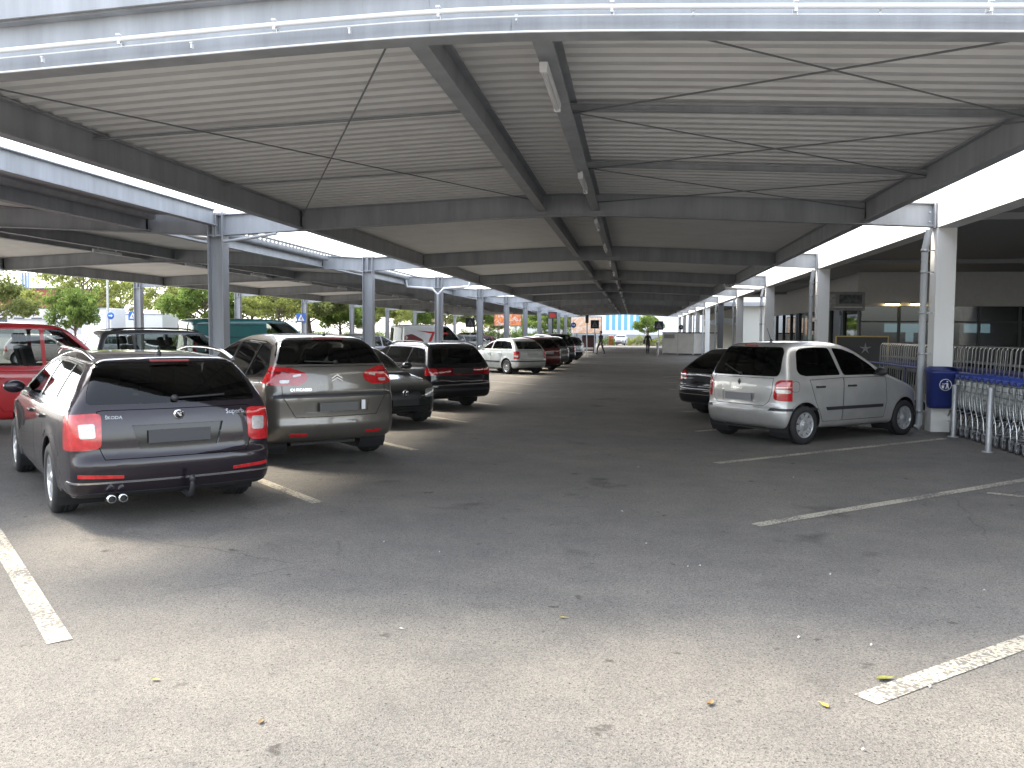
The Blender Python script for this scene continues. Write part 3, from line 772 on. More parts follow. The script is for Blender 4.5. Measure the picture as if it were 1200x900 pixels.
def surface_nets(F, o, h):
    ins = F < 0; nx, ny, nz = F.shape
    c = ins[:-1, :-1, :-1].astype(np.int8).copy(); c[:] = 0
    for dx in (0, 1):
        for dy in (0, 1):
            for dz in (0, 1): c += ins[dx:nx - 1 + dx, dy:ny - 1 + dy, dz:nz - 1 + dz]
    act = (c > 0) & (c < 8)
    idx = np.full(act.shape, -1, int); ids = np.argwhere(act); idx[act] = np.arange(len(ids))
    acc = np.zeros((len(ids), 3)); cnt = np.zeros(len(ids))
    I, J, K = ids.T
    corners = [(0, 0, 0), (1, 0, 0), (0, 1, 0), (1, 1, 0), (0, 0, 1), (1, 0, 1), (0, 1, 1), (1, 1, 1)]
    for a in range(8):
        for b in range(a + 1, 8):
            da = np.array(corners[a]); db = np.array(corners[b])
            if np.abs(da - db).sum() != 1: continue
            fa = F[I + da[0], J + da[1], K + da[2]]; fb = F[I + db[0], J + db[1], K + db[2]]
            m = (fa < 0) != (fb < 0); t = np.zeros_like(fa); t[m] = fa[m] / (fa[m] - fb[m])
            acc[m] += da + (db - da) * t[m][:, None]; cnt[m] += 1
    P = (ids + acc / cnt[:, None]) * h + np.array(o)
    Q = []
    for ax in range(3):
        s0 = [slice(None)] * 3; s1 = [slice(None)] * 3; s0[ax] = slice(0, -1); s1[ax] = slice(1, None)
        ch = np.argwhere(ins[tuple(s0)] != ins[tuple(s1)])
        u, v = [(1, 2), (2, 0), (0, 1)][ax]
        lim = np.array(act.shape)
        ok = (ch[:, u] > 0) & (ch[:, v] > 0) & (ch[:, u] < lim[u]) & (ch[:, v] < lim[v]); ch = ch[ok]
        du = np.zeros(3, int); dv = np.zeros(3, int); du[u] = 1; dv[v] = 1
        g4 = lambda p: idx[p[:, 0], p[:, 1], p[:, 2]]
        q = np.stack([g4(ch - du - dv), g4(ch - dv), g4(ch), g4(ch - du)], 1)
        fl = ins[ch[:, 0], ch[:, 1], ch[:, 2]]
        q[~fl] = q[~fl][:, ::-1]; Q.append(q)
    return P, np.concatenate(Q)

class Car:
    def __init__(s, sp):
        s.sp = sp
        L0, L1_ = -sp['ro'], sp['wb'] + sp['fo']
        Wh, H = sp['W'] / 2, sp['H']
        pl = [(-1, 0)] ; 
        half = sp.get('plan') or [(L0 - .02, .62 * Wh), (L0 + .06, .90 * Wh), (L0 + .45, .975 * Wh), (L0 + 1.1, Wh), (sp['wb'] * .75, Wh), (sp['wb'] + .25, .965 * Wh), (L1_ - .28, .86 * Wh), (L1_ - .05, .60 * Wh), (L1_ + .02, .3 * Wh)]
        plan = half + [(x, -y) for x, y in half[::-1]]
        secR = sp['section']; sec = [(y, z) for y, z in secR] + [(-y, z) for y, z in secR[::-1]]
        pad = .25
        gs = Grid2(chaikin(sp['profile'], 2), L0 - pad - .2, L1_ + pad + .2, -.1, H + .35)
        gp = Grid2(chaikin(plan, 2), L0 - pad, L1_ + pad, -Wh - pad, Wh + pad)
        gc = Grid2(chaikin(sec, 1), -Wh - pad, Wh + pad, -.1, H + .5)
        bow = sp.get('bow', .11); crown = sp.get('crown', .05); xm = (L0 + L1_) / 2; ql = (L1_ - L0) / 4
        rr = sp.get('round', .09)
        def f(x, y, z):
            sg = np.clip((x - xm) / ql, -1, 1); y2 = y * y / (Wh * Wh) * .81
            d1 = gs(x + bow * y2 * sg, z + crown * y2 * np.clip((z - .7) / .5, 0, 1))
            d = smax(d1, smax(gp(x, y), gc(y, z), .06), rr)
            for cx in (0, sp['wb']):                       # slight wheel arch flare
                r = np.sqrt((x - cx) ** 2 + (z - sp['wr']) ** 2)
                d = d - .010 * np.exp(-((r - sp['wr'] - .07) / .06) ** 2) * (np.abs(y) > .5 * Wh)
            return d
        s.f = f
        h = sp.get('vox', .04)
        o = (L0 - .12, -Wh - .10 - h * .37, .05)
        nx = int((L1_ - L0 + .26) / h) + 2; ny = int((2 * Wh + .2) / h) + 2; nz = int((H + .12) / h) + 2
        X, Y, Z = np.meshgrid(o[0] + np.arange(nx) * h, o[1] + np.arange(ny) * h, o[2] + np.arange(nz) * h, indexing='ij')
        F = f(X, Y, Z)
        P, Q = surface_nets(F, o, h)
        for _ in range(4):
            e = .012; x, y, z = P.T; v = f(x, y, z)
            gr = np.stack([f(x + e, y, z) - f(x - e, y, z), f(x, y + e, z) - f(x, y - e, z), f(x, y, z + e) - f(x, y, z - e)], 1) / (2 * e)
            P = P - (v / np.maximum(.2, (gr ** 2).sum(1)))[:, None] * gr * .9
        bm = bmesh.new(); vs = [bm.verts.new(p) for p in P]
        for q in Q:
            try: bm.faces.new([vs[i] for i in q])
            except ValueError: pass
        bm.normal_update()
        s.bm = bm; s.tagl = bm.faces.layers.int.new('part')
        bm.faces.ensure_lookup_table()
        s.parts = {0: dict(name='body', mats=None, off=0, lip=.022)}
        s.xm = xm
        s.cand = {'side1': set(), 'side-1': set(), 'rear': set(), 'front': set(), 'top': set()}
        for f_ in bm.faces: s.sort_face(f_)
    def sort_face(s, f):
        n = f.normal; c = f.calc_center_median()
        if n.y > .04: s.cand['side1'].add(f)
        if n.y < -.04: s.cand['side-1'].add(f)
        if n.x < -.04 and c.x < s.xm: s.cand['rear'].add(f)
        if n.x > .04 and c.x > s.xm: s.cand['front'].add(f)
    # --- cutting -------------------------------------------------------
    def cut(s, view, poly, side=0, xlim=None, only=None, nmin=.12):
        bm = s.bm
        P = [Vector((p[0], p[1])) for p in poly]
        cen = sum(P, Vector((0, 0))) / len(P)
        x0 = min(p.x for p in P) - .02; x1 = max(p.x for p in P) + .02; y0 = min(p.y for p in P) - .02; y1 = max(p.y for p in P) + .02
        A, B, N = {'side': (0, 2, 1), 'rear': (1, 2, 0), 'front': (1, 2, 0), 'top': (0, 1, 2)}[view]
        def ok(f):
            c = f.calc_center_median(); n = f.normal
            if only is not None and f[s.tagl] not in only: return False
            if view == 'side':
                if c.y * side <= 0 or n.y * side < nmin: return False
            elif view == 'rear':
                if c.x > s.xm or n.x > -.04: return False
                if xlim is not None and c.x > xlim + .06: return False
            elif view == 'front':
                if c.x < s.xm or n.x < .04: return False
                if xlim is not None and c.x < xlim - .06: return False
            elif n.z < .25: return False
            return True
        key = view + (str(side) if view == 'side' else '')
        cs = s.cand[key]; fs = []
        for f in cs:
            a0 = b0 = 1e9; a1 = b1 = -1e9
            for v in f.verts:
                p = v.co; u_ = p[A]; w_ = p[B]
                if u_ < a0: a0 = u_
                if u_ > a1: a1 = u_
                if w_ < b0: b0 = w_
                if w_ > b1: b1 = w_
            if a1 > x0 and a0 < x1 and b1 > y0 and b0 < y1 and ok(f): fs.append(f)
        planes = []
        n = len(P)
        for i in range(n):
            a, b = P[i], P[(i + 1) % n]; e = b - a
            if e.length < 1e-6: continue
            nr = Vector((e.y, -e.x)).normalized()
            if nr.dot(a - cen) < 0: nr = -nr
            co = Vector((0, 0, 0)); no = Vector((0, 0, 0)); co[A] = a.x; co[B] = a.y; no[A] = nr.x; no[B] = nr.y
            planes.append((co, no))
        if xlim is not None: planes.append((Vector((xlim, 0, 0)), Vector((1 if view == 'rear' else -1, 0, 0))))
        for co, no in planes:
            if not fs: return []
            dist = {}; keep = []; cross = []
            nx_, ny_, nz_ = no; k0 = co.dot(no)
            for f in fs:
                mn = 1e9; mxd = -1e9
                for v in f.verts:
                    d = dist.get(v)
                    if d is None:
                        p = v.co; d = p.x * nx_ + p.y * ny_ + p.z * nz_ - k0
                        if -1e-5 < d < 1e-5: d = 0.0
                        dist[v] = d
                    if d < mn: mn = d
                    if d > mxd: mxd = d
                if mxd <= 0: keep.append(f)
                elif mn < 0: cross.append(f)
            ed = set()
            for f in cross: ed.update(f.edges)
            for e in ed:
                va, vb = e.verts; da = dist[va]; db = dist[vb]
                if da * db < 0:
                    ne, nv = bmesh.utils.edge_split(e, va, da / (da - db)); dist[nv] = 0.0
            for f in cross:
                zs = [v for v in f.verts if dist.get(v) == 0.0]; pair = None
                for i in range(len(zs)):
                    for j in range(i + 1, len(zs)):
                        if not any(zs[j] in e.verts for e in zs[i].link_edges if f in e.link_faces): pair = (zs[i], zs[j])
                if pair is None: continue
                try: nf, _l = bmesh.utils.face_split(f, pair[0], pair[1])
                except ValueError: continue
                if nf is None: continue
                nf.normal_update(); f.normal_update(); s.sort_face(nf)
                keep.append(f if min(dist[v] for v in f.verts) < 0 else nf)
            fs = keep
        return fs
    def part(s, pid, name, mats, view, poly, side=0, off=0.0, lip=.02, xlim=None, only=None, label=None, corner=0, parent=None, nmin=.12):
        if corner: poly = fillet(poly, .045 * corner)
        fs = s.cut(view, poly, side, xlim, only, nmin)
        if pid not in s.parts: s.parts[pid] = dict(name=name, mats=mats, off=off, lip=lip, label=label, parent=parent)
        for f in fs: f[s.tagl] = pid
        return fs
    def finish(s, root, paint_m):
        bm = s.bm; bm.normal_update()
        groups = {}
        for f in bm.faces: groups.setdefault(f[s.tagl], []).append(f)
        objs = {}
        for pid, fs in groups.items():
            pr = s.parts[pid]
            if pr['name'] is None: continue
            mats = pr['mats'] or [paint_m, M_BLACK]
            vm = {}; V = []; Fc = []; MI = []; SM = []; cnt = {}
            off = pr['off']
            for f in fs:
                ids = []
                for v in f.verts:
                    if v not in vm:
                        vm[v] = len(V); V.append(v.co + v.normal * off)
                    ids.append(vm[v])
                Fc.append(ids); MI.append(0); SM.append(True)
                for e in f.edges: cnt[e] = cnt.get(e, 0) + 1
            if pr['lip']:
                lm = {}
                def lv(v, dd):
                    k = (v, dd)
                    if k not in lm:
                        lm[k] = len(V); V.append(v.co + v.normal * (off - dd))
                    return lm[k]
                for e, c in cnt.items():
                    if c == 1:
                        a, b = e.verts
                        Fc.append([lv(a, 0.0), lv(b, 0.0), lv(b, pr['lip']), lv(a, pr['lip'])]); MI.append(len(mats) - 1); SM.append(False)
            me = bpy.data.meshes.new(pr['name']); me.from_pydata([tuple(v) for v in V], [], Fc)
            for m_ in mats: me.materials.append(m_)
            me.polygons.foreach_set('material_index', MI); me.polygons.foreach_set('use_smooth', SM); me.update()
            o = link_mesh(pr['name'], me, root)
            if pr.get('label'): o['label'] = pr['label']
            objs[pid] = o
        bm.free()
        for pid, o in objs.items():
            pa = s.parts[pid].get('parent')
            if pa in objs and pa != pid: o.parent = objs[pa]
        return objs

def shrink(poly, d):
    """inset a convex polygon by d"""
    P = [Vector(p) for p in poly]; n = len(P); c = sum(P, Vector((0, 0))) / n; out = []
    lines = []
    for i in range(n):
        a, b = P[i], P[(i + 1) % n]; e = (b - a).normalized(); nr = Vector((e.y, -e.x))
        if nr.dot(a - c) < 0: nr = -nr
        lines.append((a - nr * d, e))
    for i in range(n):
        (p, r), (q, t) = lines[i - 1], lines[i]
        den = r.x * t.y - r.y * t.x
        if abs(den) < 1e-5: out.append((q.x, q.y)); continue
        k = ((q.x - p.x) * t.y - (q.y - p.y) * t.x) / den
        out.append((p.x + r.x * k, p.y + r.y * k))
    return out

WHEEL_CACHE = {}
def wheel_meshes(r, w, style):
    key = (r, w, style)
    if key in WHEEL_CACHE: return WHEEL_CACHE[key]
    m = MB(); ri = r * .66
    m.lathe([(ri, -w * .44), (ri + .02, -w * .5), (r - .035, -w * .5), (r - .008, -w * .40), (r, -w * .28), (r, -w * .1), (r - .007, -w * .09), (r - .007, -w * .06), (r, -w * .05), (r, w * .05), (r - .007, w * .06), (r - .007, w * .09), (r, w * .1), (r, w * .28), (r - .008, w * .40), (r - .035, w * .5), (ri + .02, w * .5), (ri, w * .44)], 40, 'y')
    t = m.build('wheel', M_RUBBER); tm = t.data; bpy.data.objects.remove(t)
    m = MB(); o = w * .44
    ma = {'alloy': M_ALLOY, 'hubcap': M_HUBCAP, 'dark': M_DARKWHEEL}[style]
    m.lathe([(ri + .004, o), (ri - .012, o), (ri - .022, o - .03), (ri - .03, -o)], 36, 'y', mi=0)
    m.lathe([(0, o - .10), (ri - .03, o - .10)], 36, 'y', mi=1)                      # dark brake plane
    m.lathe([(ri * .45, o - .085), (ri * .78, o - .085)], 30, 'y', mi=2)             # brake disc
    ns = {'alloy': 10, 'hubcap': 9, 'dark': 5}[style]
    for k in range(ns):
        a = 2 * math.pi * k / ns; M = Matrix.Rotation(a, 4, 'Y')
        wd = {'alloy': .022, 'hubcap': .040, 'dark': .05}[style]
        m.add([(-wd * 1.1, o - .02, .04), (wd * 1.1, o - .02, .04), (wd * .8, o - .006, ri - .012), (-wd * .8, o - .006, ri - .012), (-wd * 1.1, o - .05, .04), (wd * 1.1, o - .05, .04), (wd * .8, o - .04, ri - .012), (-wd * .8, o - .04, ri - .012)],
              [(0, 1, 2, 3), (4, 7, 6, 5), (0, 3, 7, 4), (1, 5, 6, 2)], 0, False, M)
    m.lathe([(0.0, o - .004), (.045, o - .006), (.06, o - .02), (.065, o - .06)], 20, 'y', mi=0)
    if style == 'hubcap': m.lathe([(.05, o - .012), (ri * .52, o - .016), (ri * .56, o - .05)], 30, 'y', mi=0)
    q = m.build('rim', [ma, M_BLACK, M_GALV]); rm = q.data; bpy.data.objects.remove(q)
    WHEEL_CACHE[key] = (tm, rm); return tm, rm

def seat_mesh():
    if 'seat' in WHEEL_CACHE: return WHEEL_CACHE['seat']
    m = MB(); m.box((0, 0, .42), (.5, .5, .18), bev=.05)
    Mx = Matrix.Translation((-.22, 0, .45)) @ Matrix.Rotation(R(-14), 4, 'Y')
    m.box((0, 0, .32), (.14, .5, .64), bev=.05, M=Mx); m.box((0, 0, .76), (.10, .27, .19), bev=.04, M=Mx)
    o = m.build('seat', M_SEAT); me = o.data; bpy.data.objects.remove(o); WHEEL_CACHE['seat'] = me; return me

def rpoly(x0, x1, z0, z1): return [(x0, z0), (x1, z0), (x1, z1), (x0, z1)]
def mir(poly): return [(-a, b) for a, b in poly]

def build_car(name, sp, paint_m, label, pos, heading, group=None):
    """pos: rear axle centre on the ground; heading in degrees from +Y, positive to the right"""
    c = Car(sp); root = empty(name, (pos[0], pos[1], 0), R(90 - heading)); tag(root, label, sp.get('cat', 'car'), group)
    GL = sp.get('glass', M_GLASS); GR = sp.get('rear_glass', GL)
    wr, wb, Wh = sp['wr'], sp['wb'], sp['W'] / 2
    for sd_ in (-1, 1):
        b = 100 if sd_ > 0 else 200
        # doors first, then window trim, then panes over it
        for k, d in enumerate(sp.get('doors', [])):
            c.part(-9, None, None, 'side', d, sd_)
            c.part(b + 40 + k, 'door', [paint_m, M_BLACK], 'side', shrink(d, sp.get('gap', .007)), sd_, lip=.02)
        if sp.get('fuel') and sd_ < 0:
            c.part(-9, None, None, 'side', chaikin(rpoly(*sp['fuel']), 2), sd_); c.part(b + 60, 'fuel_flap', [paint_m, M_BLACK], 'side', shrink(chaikin(rpoly(*sp['fuel']), 2), .006), sd_)
        for st_ in sp.get('side_strip', []):
            c.part(b + 50, 'side_moulding', [M_BLACK], 'side', st_, sd_, off=.012, lip=.015)
        if sp.get('dlo'):
            if sp.get('chrome'): c.part(b + 1, 'window_trim', [M_CHROME], 'side', shrink(sp['dlo'], -.016), sd_, off=.003, lip=.01, nmin=.3)
            c.part(b + 2, 'window_surround', [M_TRIM], 'side', sp['dlo'], sd_, off=-.001, lip=.01, nmin=.3)
        for k, wdw in enumerate(sp['windows']):
            c.part(b + 10 + k, 'side_window', [GL if k >= sp.get('privacy', 0) else GR, M_TRIM], 'side', wdw, sd_, off=-.006, lip=.012, corner=1, nmin=.3)
        # wheel openings
        for cx in (0, wb):
            ra = wr + sp.get('arch', .055)
            pc = [(cx + ra * math.cos(a), wr + .01 + ra * math.sin(a)) for a in np.linspace(0, 2 * math.pi, 28, endpoint=False)]
            c.part(-8, None, None, 'side', pc, sd_, nmin=-2 if False else .05)
    # rear
    if sp.get('tailgate'):
        c.part(-9, None, None, 'rear', sp['tailgate']); c.part(300, 'tailgate', [paint_m, M_BLACK], 'rear', shrink(sp['tailgate'], sp.get('gap', .007)), lip=.02)
    if sp.get('rear_bumper'):
        for bp_ in sp['rear_bumper']: c.part(330, 'bumper_strip', [M_BLACK], 'rear', bp_, off=.006, lip=.015)
    for k, (bp_, mm_) in enumerate(sp.get('rear_panels', [])):
        c.part(340 + k, 'panel_trim', [mm_], 'rear', bp_, off=.004, lip=.012)
    c.part(301, 'rear_window', [GR, M_TRIM], 'rear', sp['rear_window'], off=-.004, lip=.012, corner=1)
    if sp.get('plate_recess'):
        c.part(302, 'plate_recess', sp.get('recess_mats') or [paint_m, paint_m], 'rear', sp['plate_recess'], off=-.022, lip=-.024, parent=300)
    for sd_ in (-1, 1):
        b = 310 if sd_ > 0 else 320
        for k, (lp, mm_, off) in enumerate(sp['tail']):
            pl = lp if sd_ > 0 else mir(lp)
            c.part(b + k, 'tail_light' if k == 0 else 'lamp_segment', [mm_], 'rear', pl, xlim=sp.get('tail_x', -sp['ro'] + .30), off=off, lip=.03, corner=1 if k == 0 else .4, parent=b)
        for k, lp in enumerate(sp.get('reflectors', [])):
            c.part(b + 8, 'reflector', [M_RED], 'rear', lp if sd_ > 0 else mir(lp), off=.004, lip=.012)
    # front
    c.part(401, 'windscreen', [M_GLASS, M_TRIM], 'front', sp['windscreen'], off=-.004, lip=.012, corner=1)
    for sd_ in (-1, 1):
        pl = sp['headlight']; c.part(410 if sd_ > 0 else 420, 'headlight', [M_HEAD], 'front', pl if sd_ > 0 else mir(pl), xlim=wb + sp['fo'] - .55, off=.004, lip=.02, corner=1)
    if sp.get('grille'): c.part(430, 'grille', [M_BLACK], 'front', sp['grille'], off=-.012, lip=-.014, corner=1)
    if sp.get('intake'): c.part(431, 'air_intake', [M_BLACK], 'front', sp['intake'], off=-.015, lip=-.017, corner=1)
    objs = c.finish(root, paint_m)
    # sub-details
    for pid, o in objs.items():
        if pid in (140, 141, 240, 241) and pid % 10 < len(sp.get('handles', [])):
            hx, hz = sp['handles'][pid % 10]; sg = 1 if pid < 200 else -1
            x_, y_, z_ = hx, sg * Wh, hz
            for _ in range(5):
                v = float(c.f(np.array([x_]), np.array([y_]), np.array([z_]))[0]); y_ -= sg * v
            m = MB(); m.box((x_, y_ + sg * .022, z_), (.19, .022, .030), bev=.008); m.box((x_ - .08, y_ + sg * .008, z_), (.03, .03, .03)); m.box((x_ + .08, y_ + sg * .008, z_), (.03, .03, .03))
            m.build('door_handle', sp.get('handle_mat') or paint_m, o)
    # wheels and liners
    tm, rm = wheel_meshes(wr, sp.get('tw', .205), sp.get('rim', 'alloy'))
    tr_ = Wh - sp.get('tw', .205) / 2 - .015
    for cx in (0, wb):
        for sg in (-1, 1):
            w = link_mesh('wheel', tm, root, (cx, sg * tr_, wr)); ri = link_mesh('rim', rm, w)
            if sg < 0: w.rotation_euler = (0, 0, math.pi)
            w2 = random.uniform(0, 6.28); ri.rotation_euler = (0, w2, 0)
            m = MB(); ra = wr + sp.get('arch', .055) + .012
            arc = [(ra * math.cos(a), ra * math.sin(a) + .01) for a in np.linspace(R(-35), R(215), 18)]
            yo, yi = sg * (Wh - .045), sg * (Wh - .42); n = len(arc)
            m.add([(cx + x, yo, wr + z) for x, z in arc] + [(cx + x, yi, wr + z) for x, z in arc], [(k, k + 1, n + k + 1, n + k) for k in range(n - 1)] + [tuple(range(n, 2 * n))])
            m.build('wheel_arch_liner', M_BLACK, root)
    # interior
    sm_ = seat_mesh(); sx = sp.get('seat_x', wb * .48); zoff = sp.get('seat_z', .02)
    for sg in (-1, 1):
        link_mesh('seat', sm_, root, (sx, sg * .36, zoff))
        link_mesh('seat', sm_, root, (sx - .82, sg * .38, zoff + .03))
    m = MB(); m.box((sx + .85, 0, .82), (.42, 2 * Wh - .30, .2), bev=.05); m.build('dashboard', M_BLACK, root)
    m = MB(); m.lathe([(.165, 0), (.18, .012), (.195, 0), (.18, -.012), (.165, 0)], 22, 'x', (0, 0, 0)); m.box((0, 0, 0), (.02, .34, .03)); sw = m.build('steering_wheel', M_BLACK, root, (sx + .58, .36, .92)); sw.rotation_euler = (0, R(-25), 0)
    # mirrors
    if sp.get('mirror'):
        mx, mz = sp['mirror']
        for sg in (-1, 1):
            m = MB(); m.lathe([(.0, -.055), (.5, -.052), (.9, -.035), (1.0, -.01), (.92, .03), (.6, .06), (.0, .075)], 18, 'x', (0, 0, 0), M=Matrix.Translation((mx, sg * (Wh + .05), mz)) @ Matrix.Diagonal((1, .105, .072, 1))); m.box((mx + .02, sg * (Wh - .05), mz - .03), (.06, .14, .03)); m.build('door_mirror', sp.get('mirror_mat') or paint_m, root)
    # under tray hides nothing but closes the shadow gap: exhaust and rear axle
    m = MB(); m.tube([(0, -Wh + .2, wr), (0, Wh - .2, wr)], .04, 8); m.box((-.1, 0, .24), (.5, .9, .08)); m.build('rear_axle', M_BLACK, root)
    if sp.get('plate'):
        px_, pz_, pm = sp['plate']
        m = MB(); m.box((px_, 0, pz_), (.014, .52, .112), bev=.004); pl = m.build('number_plate', pm, objs.get(300) or root)
    if sp.get('front_plate'):
        px_, pz_, pm = sp['front_plate']; m = MB(); m.box((px_, 0, pz_), (.014, .52, .112), bev=.004); m.build('number_plate', pm, root)
    if sp.get('antenna'):
        ax_, az_, ln = sp['antenna']
        m = MB(); m.tube([(ax_, 0, az_), (ax_ - ln * .5, 0, az_ + ln)], [.007, .003], 6); m.lathe([(.025, 0), (.02, .02), (.006, .035)], 10, 'z', (ax_, 0, az_ - .005)); m.build('antenna', M_BLACK, root)
    if sp.get('rails'):
        xa, xb, ry, rz = sp['rails']
        for sg in (-1, 1):
            m = MB(); pts = []
            for k in range(11):
                t = k / 10; x_ = xa + (xb - xa) * t; lift = min(1, 6 * t, 6 * (1 - t)); pts.append((x_, sg * (ry + .03 * math.sin(math.pi * t)), rz[0] * (1 - t) + rz[1] * t + .03 * math.sin(math.pi * t) + .045 * lift - .03))
            m.tube(pts, .017, 8); m.build('roof_rail', sp.get('rail_mat', M_CHROME), root)
    if sp.get('wiper'):
        (y0, z0), (y1, z1), xoff = sp['wiper']
        def onrear(y, z):
            x_ = -sp['ro']
            for _ in range(8): x_ += -float(c.f(np.array([x_]), np.array([y]), np.array([z]))[0]) * -1.0 if False else float(c.f(np.array([x_]), np.array([y]), np.array([z]))[0])
            return x_ - xoff
        m = MB(); pts = [(onrear(y0 + (y1 - y0) * t, z0 + (z1 - z0) * t), y0 + (y1 - y0) * t, z0 + (z1 - z0) * t) for t in np.linspace(0, 1, 6)]
        m.tube(pts, .010, 5); m.lathe([(0, 0), (.03, 0), (.03, .03), (0, .03)], 10, 'x', (pts[0][0] - .01, y0, z0)); m.build('rear_wiper', M_BLACK, objs.get(301, root))
    root['_f'] = 0; del root['_f']
    return root, objs, c

def rear_x(c, y, z):
    x = -c.sp['ro'] - .1
    for _ in range(12): x += float(c.f(np.array([x]), np.array([y]), np.array([z]))[0])
    return x
def rear_text(c, par, body, y, z, size, m_, name='badge_lettering'):
    t = text_mesh(name, body, size, .004, m_, par); x = rear_x(c, y, z); e = .03
    sl = math.atan2(rear_x(c, y, z + e) - rear_x(c, y, z - e), 2 * e)
    tw_ = math.atan2(rear_x(c, y + e, z) - rear_x(c, y - e, z), 2 * e)
    # text plane: local x -> -Y (reads from behind), local y -> up, local z -> -X
    X = Vector((-math.sin(tw_), -math.cos(tw_), 0)); Zt = Vector((math.sin(sl), 0, math.cos(sl))); N = X.cross(Zt).normalized(); Zt = N.cross(X)
    M = Matrix(((X.x, Zt.x, N.x, x), (X.y, Zt.y, N.y, y), (X.z, Zt.z, N.z, z), (0, 0, 0, 1)))
    t.matrix_local = M @ Matrix.Translation((0, 0, .003)); return t

def section(W, H, belt, roofw, sill=.20, wsill=.93):
    h = W / 2
    return [(0, .05), (.70 * h, .05), (wsill * h, sill), (.975 * h, sill + .16), (h, .52), (h * .995, belt - .28), (h * .975, belt - .06), (h * .945, belt), (h * .90, belt + .06), (roofw + (h * .90 - roofw) * .45, belt + .06 + (H - belt) * .45), (roofw + .015, H - .10), (roofw - .03, H - .02), (roofw - .08, H + .35), (0, H + .35)]

# ---- estate, black, nearest bay
P_SUP = paint('black_plum', (0.013, 0.009, 0.013), .0, .30, .12)
sup = dict(ro=1.08, wb=2.76, fo=.98, W=1.82, H=1.47, wr=.325, tw=.22, vox=.034, rim='alloy', arch=.05, bow=.15, crown=.05, round=.10,
  profile=[(-.55, .21), (-.95, .25), (-1.04, .36), (-1.08, .50), (-1.07, .585), (-1.03, .61), (-1.025, .80), (-.985, 1.02), (-.86, 1.22), (-.70, 1.395), (-.62, 1.435), (-.30, 1.455), (.35, 1.475), (1.0, 1.475), (1.50, 1.44), (1.85, 1.32), (2.25, 1.12), (2.52, .985), (2.9, .93), (3.35, .82), (3.62, .70), (3.70, .55), (3.73, .42), (3.66, .26), (3.4, .2), (1.5, .19)],
  section=section(1.82, 1.47, .98, .62),
  dlo=[(-.74, 1.08), (-.70, 1.15), (-.52, 1.33), (-.30, 1.37), (.6, 1.395), (1.2, 1.385), (1.50, 1.335), (2.22, 1.04), (2.15, 1.015), (.5, 1.0), (-.62, 1.035)], chrome=True,
  windows=[[(-.70, 1.09), (-.66, 1.15), (-.51, 1.315), (-.28, 1.35), (-.02, 1.36), (.06, 1.06), (-.60, 1.055)], [(.10, 1.055), (.02, 1.362), (.45, 1.375), (.86, 1.37), (.90, 1.03)], [(.97, 1.03), (.94, 1.368), (1.2, 1.365), (1.48, 1.315), (2.02, 1.06), (1.9, 1.03)]], privacy=2,
  doors=[[(.36, .96), (.44, .60), (.58, .33), (1.00, .33), (1.02, .965)], [(1.02, .965), (1.01, .33), (2.06, .33), (2.14, .6), (2.12, .965)]], handles=[(.48, .86), (1.18, .86)], handle_mat=None, fuel=(-.42, -.22, .72, .90), gap=.006,
  tailgate=[(-.60, .585), (.60, .585), (.645, .70), (.645, .99), (.60, 1.0), (-.60, 1.0), (-.645, .99), (-.645, .70)],
  rear_window=[(-.72, 1.045), (.72, 1.045), (.70, 1.15), (.615, 1.36), (.56, 1.40), (-.56, 1.40), (-.615, 1.36), (-.70, 1.15)],
  tail=[([(.618, .70), (.66, .675), (.95, .66), (.97, .90), (.86, .965), (.66, .975), (.612, .965)], M_RED, .004), ([(.66, .77), (.775, .765), (.785, .885), (.665, .89)], M_CLEAR, .007)], tail_x=-.70,
  reflectors=[[(.46, .425), (.80, .44), (.80, .472), (.46, .452)]],
  rear_panels=[([(-.86, .385), (.86, .385), (.86, .40), (-.86, .40)], M_CHROME), ([(-.80, .20), (.80, .20), (.80, .30), (-.80, .30)], M_BLACK)],
  plate_recess=[(-.33, .665), (.33, .665), (.385, .865), (-.385, .865)], plate=(-1.035, .765, M_PLATEA), recess_mats=[M_TRIM, M_GALV],
  windscreen=[(-.66, 1.06), (.66, 1.06), (.56, 1.40), (-.56, 1.40)], headlight=[(.40, .66), (.80, .70), (.84, .80), (.45, .76)], grille=[(-.36, .55), (.36, .55), (.40, .72), (-.40, .72)],
  glass=M_GLASS, rear_glass=M_GLASSD, mirror=(1.92, 1.06), antenna=(-.35, 1.46, .06), rails=(-.62, 1.35, .60, (1.44, 1.47)), wiper=((.02, 1.085), (-.42, 1.10), .02), seat_x=1.35)
o_, ob_, c_ = build_car('estate_car', sup, P_SUP, 'glossy black estate car with roof rails and tow bar, two exhaust tips', (-4.63, 7.68), -44)
TG = ob_[300]
x = rear_x(c_, 0, .93)
m = MB(); m.lathe([(0, -.012), (.040, -.012), (.046, -.006), (.046, .004)], 24, 'x', (x, 0, .945), 0); m.lathe([(0, -.014), (.033, -.014), (.033, -.010)], 20, 'x', (x, 0, .945), 1)
m.prism([(-.020, .930), (-.006, .928), (.016, .955), (.022, .968), (.004, .962), (-.004, .950), (-.016, .948)], x - .017, x - .013, 'x', 0); m.prism([(-.022, .952), (-.006, .958), (-.004, .968), (-.018, .962)], x - .017, x - .013, 'x', 0)
m.build('emblem', [M_CHROME, M_BLACK], TG)
rear_text(c_, TG, 'Superb', -.50, .945, .062, M_CHROME)
rear_text(c_, TG, '\u0160KODA', .52, .935, .040, M_GALV)
